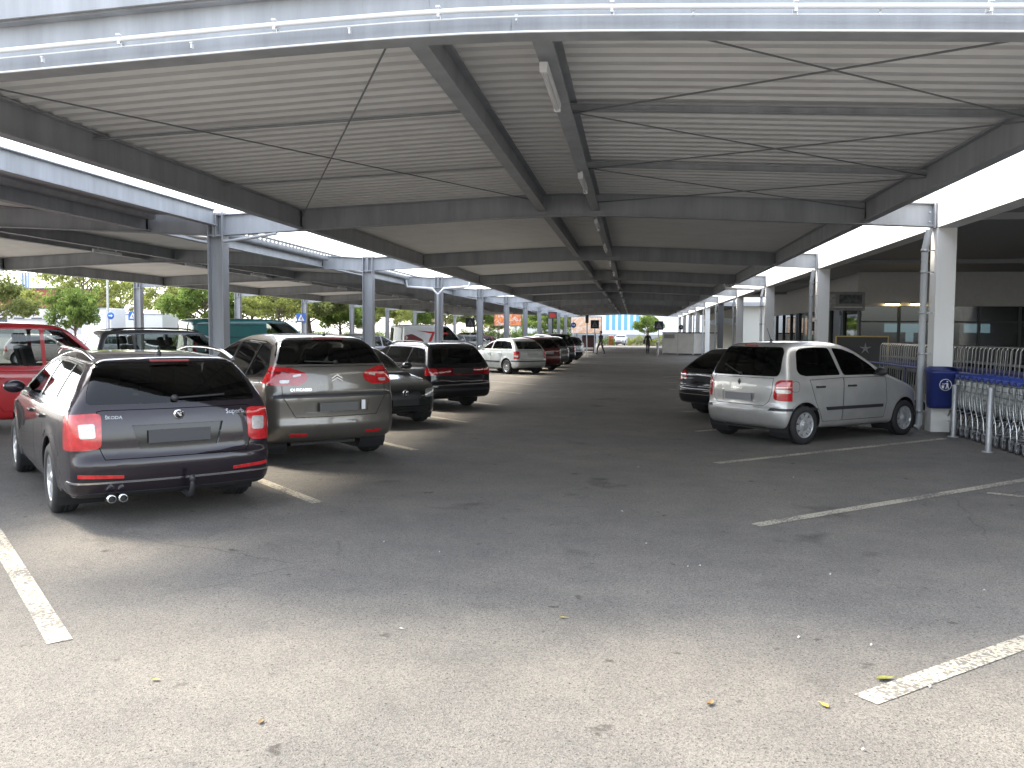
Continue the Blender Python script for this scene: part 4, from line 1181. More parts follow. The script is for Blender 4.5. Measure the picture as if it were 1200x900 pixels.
for dy in (-.045, .045):
    m = MB(); m.lathe([(.029, -.03), (.035, -.03), (.035, .10), (.029, .10), (.028, -.02)], 18, 'x', (-1.035, .52 + dy, .262)); m.lathe([(0, 0), (.029, 0)], 14, 'x', (-1.0, .52 + dy, .262), 1); m.build('exhaust_tip', [M_CHROME, M_BLACK], o_)
m = MB(); m.tube([(-.85, -.06, .26), (-1.04, -.06, .24), (-1.14, -.06, .26), (-1.17, -.06, .33), (-1.17, -.06, .37)], [.03, .028, .024, .02, .016], 10); m.lathe([(0, .035), (.018, .03), (.025, .012), (.025, -.012), (.016, -.026)], 12, 'z', (-1.17, -.06, .395)); m.build('tow_bar', M_BLACK, o_)
m = MB(); m.box((rear_x(c_, 0, 1.385) - .02, 0, 1.405), (.02, .34, .022), bev=.006); m.build('brake_light', M_REDDK, o_)

# ---- people carrier, grey-brown
P_PIC = paint('grey_brown', (0.125, 0.115, 0.100), .55, .30)
pic = dict(ro=.84, wb=2.73, fo=.90, W=1.86, H=1.65, wr=.325, tw=.215, vox=.036, rim='alloy', bow=.17, crown=.06, round=.13,
  profile=[(-.40, .24), (-.70, .28), (-.80, .36), (-.85, .46), (-.855, .54), (-.83, .56), (-.835, .80), (-.84, .87), (-.80, .90), (-.79, 1.02), (-.745, 1.25), (-.62, 1.48), (-.50, 1.585), (-.2, 1.625), (.4, 1.65), (1.0, 1.63), (1.5, 1.53), (2.0, 1.33), (2.6, 1.07), (3.1, .92), (3.4, .80), (3.58, .62), (3.62, .45), (3.55, .27), (3.3, .22), (1.3, .20)],
  section=section(1.83, 1.64, 1.06, .61),
  dlo=[(-.52, 1.15), (-.48, 1.25), (-.30, 1.47), (.0, 1.525), (.7, 1.55), (1.15, 1.53), (1.5, 1.44), (2.45, 1.09), (2.2, 1.06), (.5, 1.06), (-.45, 1.10)], chrome=True,
  windows=[[(-.48, 1.16), (-.44, 1.25), (-.27, 1.45), (.0, 1.50), (.10, 1.51), (.22, 1.10), (-.40, 1.12)], [(.27, 1.10), (.16, 1.512), (.6, 1.53), (.92, 1.528), (.98, 1.085)], [(1.05, 1.085), (1.0, 1.525), (1.15, 1.51), (1.48, 1.42), (1.72, 1.33), (1.72, 1.085)], [(1.78, 1.085), (1.78, 1.305), (2.32, 1.10), (2.28, 1.085)]],
  doors=[[(.33, 1.04), (.42, .62), (.58, .36), (1.00, .36), (1.03, 1.04)], [(1.03, 1.04), (1.0, .36), (2.05, .36), (2.10, .62), (2.08, 1.04)]], handles=[(.5, .96), (1.2, .96)],
  fuel=(-.45, -.22, .80, 1.0),
  tailgate=[(-.55, .60), (.55, .60), (.70, .86), (.70, 1.0), (.62, 1.235), (-.62, 1.235), (-.70, 1.0), (-.70, .86)],
  rear_window=[(-.735, 1.26), (.735, 1.26), (.70, 1.38), (.62, 1.53), (.54, 1.565), (-.54, 1.565), (-.62, 1.53), (-.70, 1.38)],
  tail=[([(.36, 1.115), (.42, 1.165), (.60, 1.225), (.95, 1.245), (.95, 1.06), (.80, 1.0), (.50, .995), (.41, 1.04)], M_RED, .006), ([(.46, 1.12), (.56, 1.10), (.56, 1.13), (.46, 1.145)], M_CLEAR, .009), ([(.60, 1.14), (.86, 1.16), (.86, 1.18), (.60, 1.165)], M_REDDK, .009), ([(.62, 1.03), (.72, 1.03), (.72, 1.07), (.60, 1.07)], M_CLEAR, .009)], tail_x=-.42,
  reflectors=[[(.40, .365), (.62, .37), (.62, .405), (.40, .40)]],
  rear_bumper=[[(-.80, .845), (.80, .845), (.80, .885), (-.80, .885)]],
  plate_recess=[(-.42, .66), (.42, .66), (.44, .80), (-.44, .80)], plate=(-.845, .725, M_PLATEB),
  windscreen=[(-.72, 1.10), (.72, 1.10), (.56, 1.56), (-.56, 1.56)], headlight=[(.45, .70), (.82, .78), (.84, .92), (.55, .84)], grille=[(-.36, .45), (.36, .45), (.40, .60), (-.40, .60)],
  glass=M_GLASS, rear_glass=M_GLASSD, mirror=(1.98, 1.12), antenna=(-.38, 1.615, .10), wiper=((.0, 1.285), (.40, 1.30), .02), seat_x=1.25, seat_z=.14)
o_, ob_, c_ = build_car('people_carrier', pic, P_PIC, 'grey-brown people carrier with large rear window, high pointed tail lamps and chevron badge', (-4.26, 10.95), -44)
TG = ob_[300]; m = MB()
for dz in (0, .035):
    for s in (-1, 1): 
        zz = 1.055 + dz; x = rear_x(c_, 0, zz); m.prism([(0, zz + .045), (s * .075, zz), (s * .075, zz - .018), (0, zz + .024)], x - .012, x + .01, 'x')
m.build('emblem', M_CHROME, TG)
rear_text(c_, TG, 'C4 PICASSO', .47, .945, .050, M_CHROME); rear_text(c_, TG, 'HDi', -.58, .945, .045, M_CHROME)
m = MB(); m.box((rear_x(c_, -.34, .75) - .004, -.355, .735), (.012, .05, .12)); m.build('plate_lamp', M_SIGNWHITE, TG)
m = MB(); m.box((-.50, 0, 1.585), (.03, .42, .022), bev=.006); m.build('brake_light', M_REDDK, o_)

# ---- small silver high-roof hatchback on the right
P_MOD = paint('silver', (0.46, 0.455, 0.44), .55, .36)
mod = dict(ro=.60, wb=2.48, fo=.72, W=1.70, H=1.57, wr=.295, tw=.185, vox=.034, rim='hubcap', bow=.17, crown=.06, round=.12, arch=.045,
  profile=[(-.30, .22), (-.50, .26), (-.58, .36), (-.61, .48), (-.60, .555), (-.565, .585), (-.56, .80), (-.535, 1.00), (-.44, 1.25), (-.34, 1.44), (-.24, 1.525), (0, 1.55), (.5, 1.575), (1.0, 1.56), (1.35, 1.49), (1.75, 1.30), (2.15, 1.08), (2.5, .96), (2.85, .84), (3.08, .70), (3.18, .55), (3.20, .42), (3.13, .27), (2.9, .22), (1.3, .20)],
  section=section(1.70, 1.57, 1.0, .58),
  dlo=None,
  windows=[[(-.12, 1.12), (-.02, 1.40), (.10, 1.455), (.45, 1.47), (.76, 1.46), (.86, 1.04), (.05, 1.035), (-.08, 1.06)], [(.93, 1.035), (.84, 1.46), (1.10, 1.44), (1.34, 1.365), (1.66, 1.19), (1.82, 1.06), (1.78, 1.03)]],
  doors=[[(.10, .98), (.24, .62), (.40, .33), (.86, .33), (.90, 1.0)], [(.90, 1.0), (.87, .33), (1.92, .33), (1.99, .60), (1.96, 1.0)]], handles=[(.33, .87), (1.08, .87)], handle_mat=M_BLACK,
  side_strip=[[(.50, .505), (1.88, .505), (1.88, .555), (.47, .555)]], fuel=(-.30, -.12, .80, .965),
  tailgate=[(-.48, .585), (.48, .585), (.56, .66), (.60, .80), (.60, 1.01), (-.60, 1.01), (-.60, .80), (-.56, .66)],
  rear_window=[(-.655, 1.035), (.655, 1.035), (.67, 1.12), (.60, 1.40), (.54, 1.475), (-.54, 1.475), (-.60, 1.40), (-.67, 1.12)],
  tail=[([(.625, .72), (.66, .675), (.90, .66), (.92, .93), (.80, .985), (.68, .98), (.635, .93)], M_RED, .008), ([(.66, .79), (.80, .78), (.80, .835), (.66, .84)], M_CLEAR, .012), ([(.66, .86), (.86, .87), (.86, .885), (.66, .875)], M_CLEAR, .012)], tail_x=-.28,
  rear_panels=[([(.56, .52), (.84, .515), (.84, .555), (.60, .56)], M_BLACK), ([(-.56, .52), (-.84, .515), (-.84, .555), (-.60, .56)], M_BLACK)],
  plate_recess=[(-.30, .635), (.36, .635), (.36, .785), (-.30, .785)], plate=(-.575, .71, M_PLATE),
  windscreen=[(-.62, 1.08), (.62, 1.08), (.52, 1.48), (-.52, 1.48)], headlight=[(.35, .64), (.74, .72), (.78, .92), (.50, .84)], grille=[(-.3, .48), (.3, .48), (.32, .60), (-.32, .60)],
  glass=M_GLASSD, rear_glass=M_GLASSD, mirror=(1.72, 1.08), mirror_mat=M_BLACK, antenna=(.15, 1.565, .20), wiper=((.0, 1.06), (.40, 1.20), .02), seat_x=1.05, seat_z=.12)
o_, ob_, c_ = build_car('hatchback_car', mod, P_MOD, 'silver high-roofed hatchback parked beside the white pillar with the litter bin', (2.06, 14.0), 50)
TG = ob_[300]; x = rear_x(c_, 0, .93); m = MB()
m.prism([(0, .985), (.032, .935), (0, .885), (-.032, .935)], x - .012, x + .01, 'x'); m.prism([(0, .965), (.018, .935), (0, .905), (-.018, .935)], x - .016, x - .008, 'x', 1); m.build('emblem', [M_CHROME, M_BLACK], TG)
rear_text(c_, TG, 'RENAULT', .02, .835, .045, M_CHROME); 
m = MB(); m.box((rear_x(c_, 0, 1.49) - .015, 0, 1.495), (.02, .26, .02), bev=.005); m.build('brake_light', M_RED, o_)

# ---- generic bodies for the rest of the car park
def gen(ro, wb, fo, W, H, belt, rs, xw, hood, xf=None, wr=.30, glass=None, rim='hubcap', vox=.05, panel_van=False, tail_style='block', quarter=False, **kw):
    """rs: run of the rear glass; xw: windscreen base; hood: bonnet front height"""
    h = W / 2; xt = -ro + .10 + rs; xf = xf if xf is not None else xw - .75; fr = wb + fo; roofw = h * (.70 if H < 1.7 else .80)
    prof = [(-ro + .45, .22), (-ro + .12, .26), (-ro + .03, .36), (-ro, .48), (-ro + .01, .57), (-ro + .05, .61), (-ro + .06, .80), (-ro + .10, belt), (-ro + .10 + rs * .5, (belt + H) / 2 + .02), (xt - .03, H - .07), (xt + .08, H - .03), (xt + .5, H - .01), ((xt + xf) / 2, H), (xf - .25, H - .02), (xf + .02, H - .08), ((xf + xw) / 2, (H + belt) / 2 + .04), (xw, belt + .03), (xw + .35, belt - .04), (fr - .35, hood + .03), (fr - .10, hood - .08), (fr - .02, .56), (fr, .42), (fr - .08, .26), (fr - .35, .21), (wb / 2, .19)]
    zt = H - .115; zl = belt + .05
    xbp = wb * .42
    def aline(z): t = (z - belt - .03) / (H - .08 - belt - .03); return xw + (xf - xw) * t - .10
    def cline(z): t = (z - belt) / (H - belt); return -ro + .10 + rs * t + (.20 if rs > .3 else .16)
    wins = []
    front = [(xbp + .05, zl), (xbp + .02, zt), (aline(zt), zt), (aline(zl + .02), zl + .02), (aline(zl) - .08, zl)]
    if panel_van: wins = [front]
    elif quarter:
        xq = .02
        wins = [[(cline(zl), zl + .01), (cline(zt), zt - .01), (xq, zt), (xq + .05, zl)], [(xq + .10, zl), (xq + .05, zt), (xbp - .04, zt), (xbp - .01, zl)], front]
    else:
        wins = [[(cline(zl) + .04, zl + .01), (cline(zt) + .02, zt - .01), (xbp - .04, zt), (xbp - .01, zl)], front]
    lo = .34
    doors = [] if panel_van else [[(.30, belt - .02), (.38, .60), (.52, lo), (xbp, lo), (xbp + .02, belt - .02)]]
    doors.append([(xbp + .02, belt - .02), (xbp, lo), (wb - .52, lo), (wb - .44, .60), (wb - .46, belt - .02)])
    if tail_style == 'block': tail = [([(h * .70, .66), (h * 1.05, .64), (h * 1.06, belt - .06), (h * .74, belt - .04)], M_RED, .005), ([(h * .76, .75), (h * .90, .75), (h * .90, .82), (h * .76, .82)], M_CLEAR, .008)]
    elif tail_style == 'tall': tail = [([(h * .84, .75), (h * 1.05, .74), (h * 1.0, belt + .35), (h * .84, belt + .35)], M_RED, .005)]
    else: tail = [([(h * .52, .74), (h * 1.05, .70), (h * 1.06, .90), (h * .60, .92)], M_RED, .005), ([(h * .60, .79), (h * .74, .78), (h * .74, .84), (h * .60, .84)], M_CLEAR, .008)]
    d = dict(ro=ro, wb=wb, fo=fo, W=W, H=H, wr=wr, vox=vox, rim=rim, profile=prof, section=section(W, H, belt, roofw), windows=wins, doors=doors, handles=[(.45, belt - .13), (xbp + .16, belt - .13)] if not panel_van else [(xbp + .16, belt - .13)],
             tailgate=[(-h * .66, .60), (h * .66, .60), (h * .70, .75), (h * .70, belt), (-h * .70, belt), (-h * .70, .75)],
             rear_window=[(-h * .76, belt + .05), (h * .76, belt + .05), (h * .66, H - .13), (-h * .66, H - .13)], tail=tail, tail_x=-ro + .28,
             windscreen=[(-h * .78, belt + .07), (h * .78, belt + .07), (h * .66, H - .10), (-h * .66, H - .10)], headlight=[(h * .46, hood - .22), (h * .93, hood - .20), (h * .95, hood - .06), (h * .52, hood - .08)], grille=[(-h * .38, hood - .24), (h * .38, hood - .24), (h * .38, hood - .12), (-h * .38, hood - .12)], intake=[(-h * .55, .30), (h * .55, .30), (h * .55, .42), (-h * .55, .42)],
             plate=(-ro + .035, .72, M_PLATEL), glass=glass or M_GLASS, rear_glass=glass or M_GLASS, mirror=(aline(zl) - .02, belt + .09), seat_x=wb * .48, seat_z=max(0, H - 1.47), gap=.008)
    d.update(kw); return d

BLK = paint('black', (0.010, 0.010, 0.012), .0, .3, .15)
def bayc(k, back): 
    y = 6.0 + 3.79 * k; return (LX - back, y + back)
# dark saloon reversed into its bay, bonnet towards the lane
sp = gen(.95, 2.55, .85, 1.74, 1.43, .92, .45, 1.98, .74, rim='dark', vox=.042, front_plate=(3.395, .44, M_PLATED), glass=M_GLASS, intake=[(-.55, .28), (.55, .28), (.55, .36), (-.55, .36)])
o_, ob_, c_ = build_car('saloon_car', sp, paint('dark_green_black', (0.010, 0.014, 0.013), .0, .3, .15), 'dark green-black car reversed in with its bonnet towards the lane', (-4.5 - 2.55 * .7071, 15.0 + 2.55 * .7071), 135)
m = MB(); m.lathe([(.052, 0), (.062, 0), (.062, -.012), (.052, -.012), (.052, 0)], 22, 'x', (3.385, 0, .60))
m.prism([(-.034, .635), (-.022, .635), (0, .575), (.022, .635), (.034, .635), (.006, .555), (-.006, .555)], 3.374, 3.386, 'x'); m.build('emblem', M_CHROME, o_)
# black estate, older square tail
sp = gen(1.02, 2.60, .88, 1.72, 1.45, .95, .34, 2.05, .78, rim='dark', vox=.042, quarter=True, plate=(-.985, .845, M_PLATED), antenna=None,
         tail=[([(.60, .76), (.92, .74), (.92, .90), (.60, .90)], M_RED, .005)], rear_panels=[([(-.58, .76), (.58, .76), (.58, .90), (-.58, .90)], M_REDDK), ([(-.84, .42), (.84, .42), (.84, .47), (-.84, .47)], M_BLACK)], rails=(-.6, 1.1, .58, (1.41, 1.43)), rail_mat=M_BLACK)
build_car('estate_car', sp, BLK, 'black square-tailed estate car with a dark red strip between its tail lamps', bayc(3, 1.27), -45)
# pale silver hatchback with a saloon-like notch
sp = gen(.74, 2.46, .80, 1.65, 1.44, .95, .50, 1.85, .80, rim='alloy', vox=.045, wr=.29, tail=[([(.62, .62), (.88, .60), (.88, .86), (.70, .93), (.60, .90)], M_RED, .005), ([(.66, .70), (.78, .70), (.78, .76), (.66, .76)], M_CLEAR, .008)],
         rear_panels=[([(-.80, .50), (.80, .50), (.80, .55), (-.80, .55)], M_BLACK)], plate=(-.69, .80, M_PLATEL), side_strip=[[(.45, .47), (1.95, .47), (1.95, .52), (.45, .52)]])
build_car('hatchback_car', sp, paint('pale_silver', (0.50, 0.53, 0.53), .4, .34), 'pale silver five-door hatchback at the end of the empty bays', (-4.45, 34.2), -45)
sp = gen(.75, 2.50, .80, 1.70, 1.47, .95, .38, 1.88, .80, vox=.055, plate=(-.72, .78, M_PLATEL))
build_car('hatchback_car', sp, paint('dark_red', (0.10, 0.012, 0.014), .35, .3), 'dark red hatchback parked next to the pale silver hatchback', bayc(8, 1.1), -45)
sp = gen(.98, 2.58, .86, 1.74, 1.46, .95, .30, 2.0, .78, vox=.055, quarter=True, tail_style='block', plate=(-.945, .82, M_PLATEL), rails=(-.6, 1.1, .58, (1.41, 1.43)))
build_car('estate_car', sp, paint('grey_green', (0.11, 0.12, 0.115), .5, .34), 'grey estate car parked beyond the dark red hatchback', bayc(9, 1.2), -45)
sp = gen(.80, 2.55, .82, 1.76, 1.62, 1.0, .30, 1.95, .88, vox=.06)
build_car('suv_car', sp, paint('dark_blue_black', (0.014, 0.018, 0.026), .3, .3), 'tall blue-black car in the bay behind the grey estate', bayc(10, 1.0), -45)
sp = gen(.70, 2.45, .78, 1.68, 1.45, .95, .40, 1.85, .80, vox=.06)
build_car('hatchback_car', sp, BLK, 'black hatchback near the far crossing sign', bayc(12, 1.0), -45)
build_car('hatchback_car', sp, paint('white', (0.62, 0.63, 0.62), .0, .4), 'small white hatchback near the far crossing sign', bayc(13, 1.1), -45)
# right-hand row: black three-box car past the silver hatchback
sp = gen(.88, 2.55, .86, 1.76, 1.40, .92, .62, 2.0, .76, vox=.042, glass=M_GLASSD, plate=(-.845, .775, M_PLATED), tail=[([(.50, .76), (.92, .70), (.93, .90), (.60, .93)], M_RED, .006), ([(.55, .80), (.72, .78), (.72, .85), (.57, .86)], M_CLEAR, .009)],
         rear_panels=[([(-.48, .855), (.48, .855), (.48, .875), (-.48, .875)], M_CHROME), ([(-.80, .455), (.80, .455), (.80, .467), (-.80, .467)], M_CHROME)])
build_car('coupe_car', sp, BLK, 'low black fastback car half hidden behind the silver hatchback', (2.02, 17.75), 50)

# ---- rear rows, nosed in towards the shared column line
def nose(x, y, sp): d = (sp['wb'] + sp['fo']) * .7071; return (x - d, y - d)
sp = gen(.72, 2.65, .72, 1.78, 1.80, 1.02, .14, 2.15, .95, xf=1.45, vox=.042, rim='dark', tail_style='tall', mirror_mat=M_BLACK)
build_car('van_car', sp, paint('bright_red', (0.42, 0.016, 0.020), .0, .35), 'bright red high-roofed car behind the black estate with tow bar', nose(-8.6, 15.0, sp), 45)
sp = gen(.90, 2.75, .88, 1.82, 1.70, 1.08, .22, 2.35, .95, vox=.045, quarter=True, rails=(-.5, 1.5, .62, (1.66, 1.68)), rail_mat=M_BLACK, glass=M_GLASS)
build_car('estate_car', sp, paint('graphite', (0.075, 0.078, 0.085), .5, .32), 'graphite grey tall estate with black roof rails behind the black estate', nose(-8.9, 20.5, sp), 45)
sp = gen(.95, 3.0, .85, 1.86, 2.02, 1.13, .10, 2.85, 1.05, xf=1.95, vox=.055, panel_van=True, rim='dark', tail_style='tall', cat='van', side_strip=[[(-.8, 1.48), (1.2, 1.48), (1.2, 1.50), (-.8, 1.50)], [(-.8, 1.82), (1.2, 1.82), (1.2, 1.835), (-.8, 1.835)]])
build_car('panel_van', sp, paint('teal', (0.012, 0.13, 0.13), .1, .35), 'teal green panel van parked beyond the grey-brown people carrier', nose(-9.0, 25.3, sp), 45)
sp = gen(.72, 2.5, .78, 1.72, 1.58, 1.02, .34, 1.92, .88, vox=.055)
build_car('hatchback_car', sp, paint('grey_silver', (0.36, 0.36, 0.36), .5, .35), 'grey silver hatchback seen between the dark saloon and the white van', nose(-9.0, 35.5, sp), 45)
sp = gen(.95, 3.05, .85, 1.90, 2.05, 1.12, .10, 2.90, 1.02, xf=2.05, vox=.055, panel_van=True, rim='dark', tail_style='tall', cat='van')
o_, ob_, c_ = build_car('panel_van', sp, paint('van_white', (0.66, 0.66, 0.64), .0, .4), 'white panel van with red swirls painted along its side', nose(-9.2, 47.5, sp), 45)
def side_y(c, x, z, sg):
    y = sg * c.sp['W'] / 2
    for _ in range(6): y -= sg * float(c.f(np.array([x]), np.array([y]), np.array([z]))[0])
    return y
def side_decal(c, par, poly, sg, mt, nm):
    m = MB(); poly = fillet(poly, .12); cen = (sum(p[0] for p in poly) / len(poly), sum(p[1] for p in poly) / len(poly)); n = len(poly)
    ring = lambda k: [(cen[0] + (p[0] - cen[0]) * k, cen[1] + (p[1] - cen[1]) * k) for p in poly]
    vs = []
    for k in (1, .6, .2):
        for x_, z_ in ring(k): vs.append((x_, side_y(c, x_, z_, sg) + sg * .004, z_))
    fs = [(r_ * n + i, r_ * n + (i + 1) % n, (r_ + 1) * n + (i + 1) % n, (r_ + 1) * n + i) for r_ in range(2) for i in range(n)] + [tuple(range(2 * n, 3 * n))]
    m.add(vs, fs, 0, True); return m.build(nm, mt, par)
M_DECAL = mat('red_decal', (0.45, 0.02, 0.02), .4); M_DECAL2 = mat('maroon_decal', (0.16, 0.02, 0.02), .4)
side_decal(c_, o_, [(-.75, 1.45), (-.3, 1.55), (.35, 1.25), (.45, 1.0), (-.2, .98), (-.7, 1.2)], -1, M_DECAL2, 'side_graphic')
side_decal(c_, o_, [(.0, 1.72), (2.0, 1.62), (2.0, 1.52), (.8, 1.58)], -1, M_DECAL, 'side_graphic')
side_decal(c_, o_, [(.95, 1.6), (1.1, 1.6), (.85, 1.1), (.65, 1.1)], -1, M_DECAL, 'side_graphic')
side_decal(c_, o_, [(1.25, 1.55), (1.4, 1.55), (1.35, 1.1), (1.2, 1.1)], -1, M_DECAL, 'side_graphic')
side_decal(c_, o_, [(.4, 1.08), (1.5, 1.08), (1.5, .85), (.5, .85)], -1, M_DECAL, 'side_graphic')
sp = gen(.95, 2.6, .85, 1.74, 1.50, .98, .30, 2.0, .82, vox=.06, quarter=True)
build_car('estate_car', sp, paint('cream_silver', (0.48, 0.46, 0.43), .4, .36), 'pale silver estate in the rear row behind the pale silver hatchback', nose(-9.0, 57.5, sp), 45)
build_car('estate_car', sp, paint('dark_grey', (0.04, 0.042, 0.045), .4, .34), 'dark grey estate whose roof shows above the people carrier', nose(-10.2, 31.0, sp), 45)

# ================================================================== TREES AND GREENERY
def leaf_mat(name, col, var=.35, trans=.35):
    if name in MATS: return MATS[name]
    m = bpy.data.materials.new(name); m.use_nodes = True; nt = m.node_tree; nt.nodes.clear(); L = nt.links
    o = nt.nodes.new('ShaderNodeOutputMaterial'); d = nt.nodes.new('ShaderNodeBsdfDiffuse'); t = nt.nodes.new('ShaderNodeBsdfTranslucent'); mx = nt.nodes.new('ShaderNodeMixShader'); mx.inputs[0].default_value = trans
    tc = nt.nodes.new('ShaderNodeTexCoord'); n = nt.nodes.new('ShaderNodeTexNoise'); n.inputs['Scale'].default_value = 1.3; n.inputs['Detail'].default_value = 5; L.new(tc.outputs['Object'], n.inputs['Vector'])
    r = nt.nodes.new('ShaderNodeValToRGB'); r.color_ramp.elements[0].position = .32; r.color_ramp.elements[1].position = .68
    r.color_ramp.elements[0].color = (*[c * (1 - var) for c in col], 1); r.color_ramp.elements[1].color = (col[0] * (1 + var * 1.3), col[1] * (1 + var), col[2] * (1 + var * .5), 1)
    L.new(n.outputs['Fac'], r.inputs[0]); L.new(r.outputs[0], d.inputs[0]); L.new(r.outputs[0], t.inputs[0]); L.new(d.outputs[0], mx.inputs[1]); L.new(t.outputs[0], mx.inputs[2]); L.new(mx.outputs[0], o.inputs[0])
    MATS[name] = m; return m
M_BARK = mat('grey_brown_bark', (0.13, 0.10, 0.08), .9, noise=.3, nscale=12)
LEAFS = [leaf_mat('leaf_yellow_green', (0.21, 0.25, 0.085), trans=.5), leaf_mat('leaf_fresh_green', (0.14, 0.21, 0.065), trans=.5), leaf_mat('leaf_olive', (0.18, 0.22, 0.09), trans=.5)]
def leaf_cloud(pts, size, rng):
    """random little leaf quads, folded along the middle"""
    n = len(pts); P = np.array(pts)
    d = rng.normal(size=(n, 3)); d /= np.linalg.norm(d, axis=1)[:, None]
    e = np.cross(d, rng.normal(size=(n, 3))); e /= np.linalg.norm(e, axis=1)[:, None]
    s = size * rng.uniform(.6, 1.3, n)[:, None]
    a = P - d * s; b = P + e * s * .45; c = P + d * s; f = P - e * s * .45
    V = np.stack([a, b, c, f], 1).reshape(-1, 3); F = [(4 * i, 4 * i + 1, 4 * i + 2, 4 * i + 3) for i in range(n)]
    return V, F
TREE_KIT = {}
def tree_meshes(kind, seed):
    key = (kind, seed)
    if key in TREE_KIT: return TREE_KIT[key]
    rng = np.random.default_rng(seed); m = MB(); tips = []
    Ht = {'airy': 8.0, 'round': 6.0, 'broad': 7.0}[kind]; tr = .16
    base = Ht * {'airy': .22, 'round': .25, 'broad': .2}[kind]
    top = Vector((rng.normal() * .2, rng.normal() * .2, Ht * .8))
    m.tube([(0, 0, 0), (rng.normal() * .05, rng.normal() * .05, base), tuple(top * .6 + Vector((0, 0, .3))), tuple(top)], [tr * 1.15, tr, tr * .55, tr * .15], 8)
    nl = {'airy': 15, 'round': 14, 'broad': 16}[kind]
    for k in range(nl):
        t = .25 + .7 * k / nl; z0 = base + (Ht * .8 - base) * t * .85; az = k * 2.4 + rng.uniform(-.4, .4)
        spread = {'airy': 2.9, 'round': 2.1, 'broad': 3.1}[kind] * (1.15 - .75 * abs(t - .35)) * rng.uniform(.75, 1.15)
        rise = {'airy': 1.5, 'round': .9, 'broad': 1.0}[kind] * rng.uniform(.6, 1.3)
        p0 = Vector((top.x * t * .6, top.y * t * .6, z0)); p2 = p0 + Vector((math.cos(az) * spread, math.sin(az) * spread, rise)); p1 = (p0 + p2) / 2 + Vector((0, 0, .25))
        m.tube([p0, p1, p2], [tr * .42, tr * .25, tr * .06], 5)
        tips += [(p2, 1.0), ((p1 + p2) / 2, .9), (p1, .7)]
        for q in range(3):
            a2 = az + rng.uniform(-1.1, 1.1); s_ = p1 + (p2 - p1) * rng.uniform(0, .8); e_ = s_ + Vector((math.cos(a2) * rng.uniform(.5, 1.3), math.sin(a2) * rng.uniform(.5, 1.3), rng.uniform(-.1, .9)))
            m.tube([s_, e_], [tr * .15, tr * .04], 4); tips.append((e_, .8))
    tips.append((Vector((top.x, top.y, top.z + .3)), 1.0))
    tk = m.build('trunk', M_BARK); tm = tk.data; bpy.data.objects.remove(tk)
    pts = []
    cl = {'airy': .62, 'round': .62, 'broad': .70}[kind]; per = {'airy': 85, 'round': 160, 'broad': 150}[kind]
    for p, w in tips:
        c = np.array(p) + rng.normal(size=3) * .15
        nn = int(per * w * rng.uniform(.5, 1.3)); q = rng.normal(size=(nn, 3)); q /= np.maximum(.3, np.linalg.norm(q, axis=1))[:, None]
        q *= (rng.uniform(.2, 1, nn) ** .5)[:, None] * cl * rng.uniform(.7, 1.35); q[:, 2] *= .72
        pts += list(c + q)
    V, F = leaf_cloud(pts, {'airy': .14, 'round': .14, 'broad': .155}[kind], rng)
    me = bpy.data.meshes.new('crown'); me.from_pydata(V.tolist(), [], F); me.materials.append(LEAFS[0]); me.update()
    TREE_KIT[key] = (tm, me, Ht); return TREE_KIT[key]
def tree(px, top_y, D, kind, seed, leaf, label, wide=1.0, group=None):
    tm, cm, Ht = tree_meshes(kind, seed); p = at_depth(px, 388, D); zt = at_depth(px, top_y, D).z; s = max(.3, zt / (Ht * .97))
    o = empty('tree', (p.x, p.y, 0), random.uniform(0, 6.28)); o.scale = (s * wide, s * wide, s)
    link_mesh('trunk', tm, o); c = link_mesh('crown', cm, o)
    if leaf:
        c.material_slots[0].link = 'OBJECT'; c.material_slots[0].material = LEAFS[leaf]
    return tag(o, label, 'tree', group)
tree(-8, 318, 72, 'broad', 1, 2, 'olive tree in front of the low red building, cut by the canopy edge')
tree(98, 296, 66, 'airy', 2, 0, 'large airy yellow-green tree behind the lamp post', 1.0)
tree(146, 318, 74, 'airy', 3, 0, 'airy yellowish tree beside the white trailers', .9)
tree(88, 337, 43, 'round', 4, 1, 'small dense fresh green tree by the red car', .66)
tree(205, 326, 70, 'airy', 2, 0, 'airy tree behind the left end of the teal van', .95)
tree(238, 320, 62, 'broad', 5, 1, 'broad green tree just left of the steel column above the teal van')
tree(296, 318, 66, 'broad', 1, 0, 'yellow-green tree behind the teal van roof', .9)
tree(330, 330, 62, 'airy', 3, 0, 'yellowish tree behind the blue pedestrian sign above the people carrier', 1.1)
tree(362, 324, 68, 'round', 4, 2, 'olive round tree behind the blue pedestrian sign', 1.1)
tree(398, 350, 73, 'round', 6, 1, 'low bright green tree over the grey-brown people carrier', 1.1)
tree(432, 334, 84, 'broad', 5, 0, 'tall yellow-green tree behind the white poster stand', .9)
tree(466, 344, 94, 'airy', 2, 0, 'airy tree left of the twin poster panels', .9)
tree(488, 350, 104, 'round', 6, 1, 'round green tree behind the twin poster panels')
tree(522, 350, 118, 'broad', 1, 2, 'olive tree behind the white van with red swirls', .9)
tree(556, 354, 124, 'round', 4, 1, 'green tree left of the orange billboard')
for q, (px, ty, D, k_, s_, l_) in enumerate(((584, 362, 128, 'broad', 5, 0), (612, 362, 132, 'airy', 3, 0), (638, 363, 126, 'broad', 1, 1), (660, 366, 134, 'round', 6, 0))):
    tree(px, ty, D, k_, s_, l_, 'hazy green tree in the row behind the orange billboards', 1.0, 'trees behind the orange billboards')
tree(758, 366, 108, 'broad', 5, 1, 'young leafy tree over the hedge in front of the white building', .8)
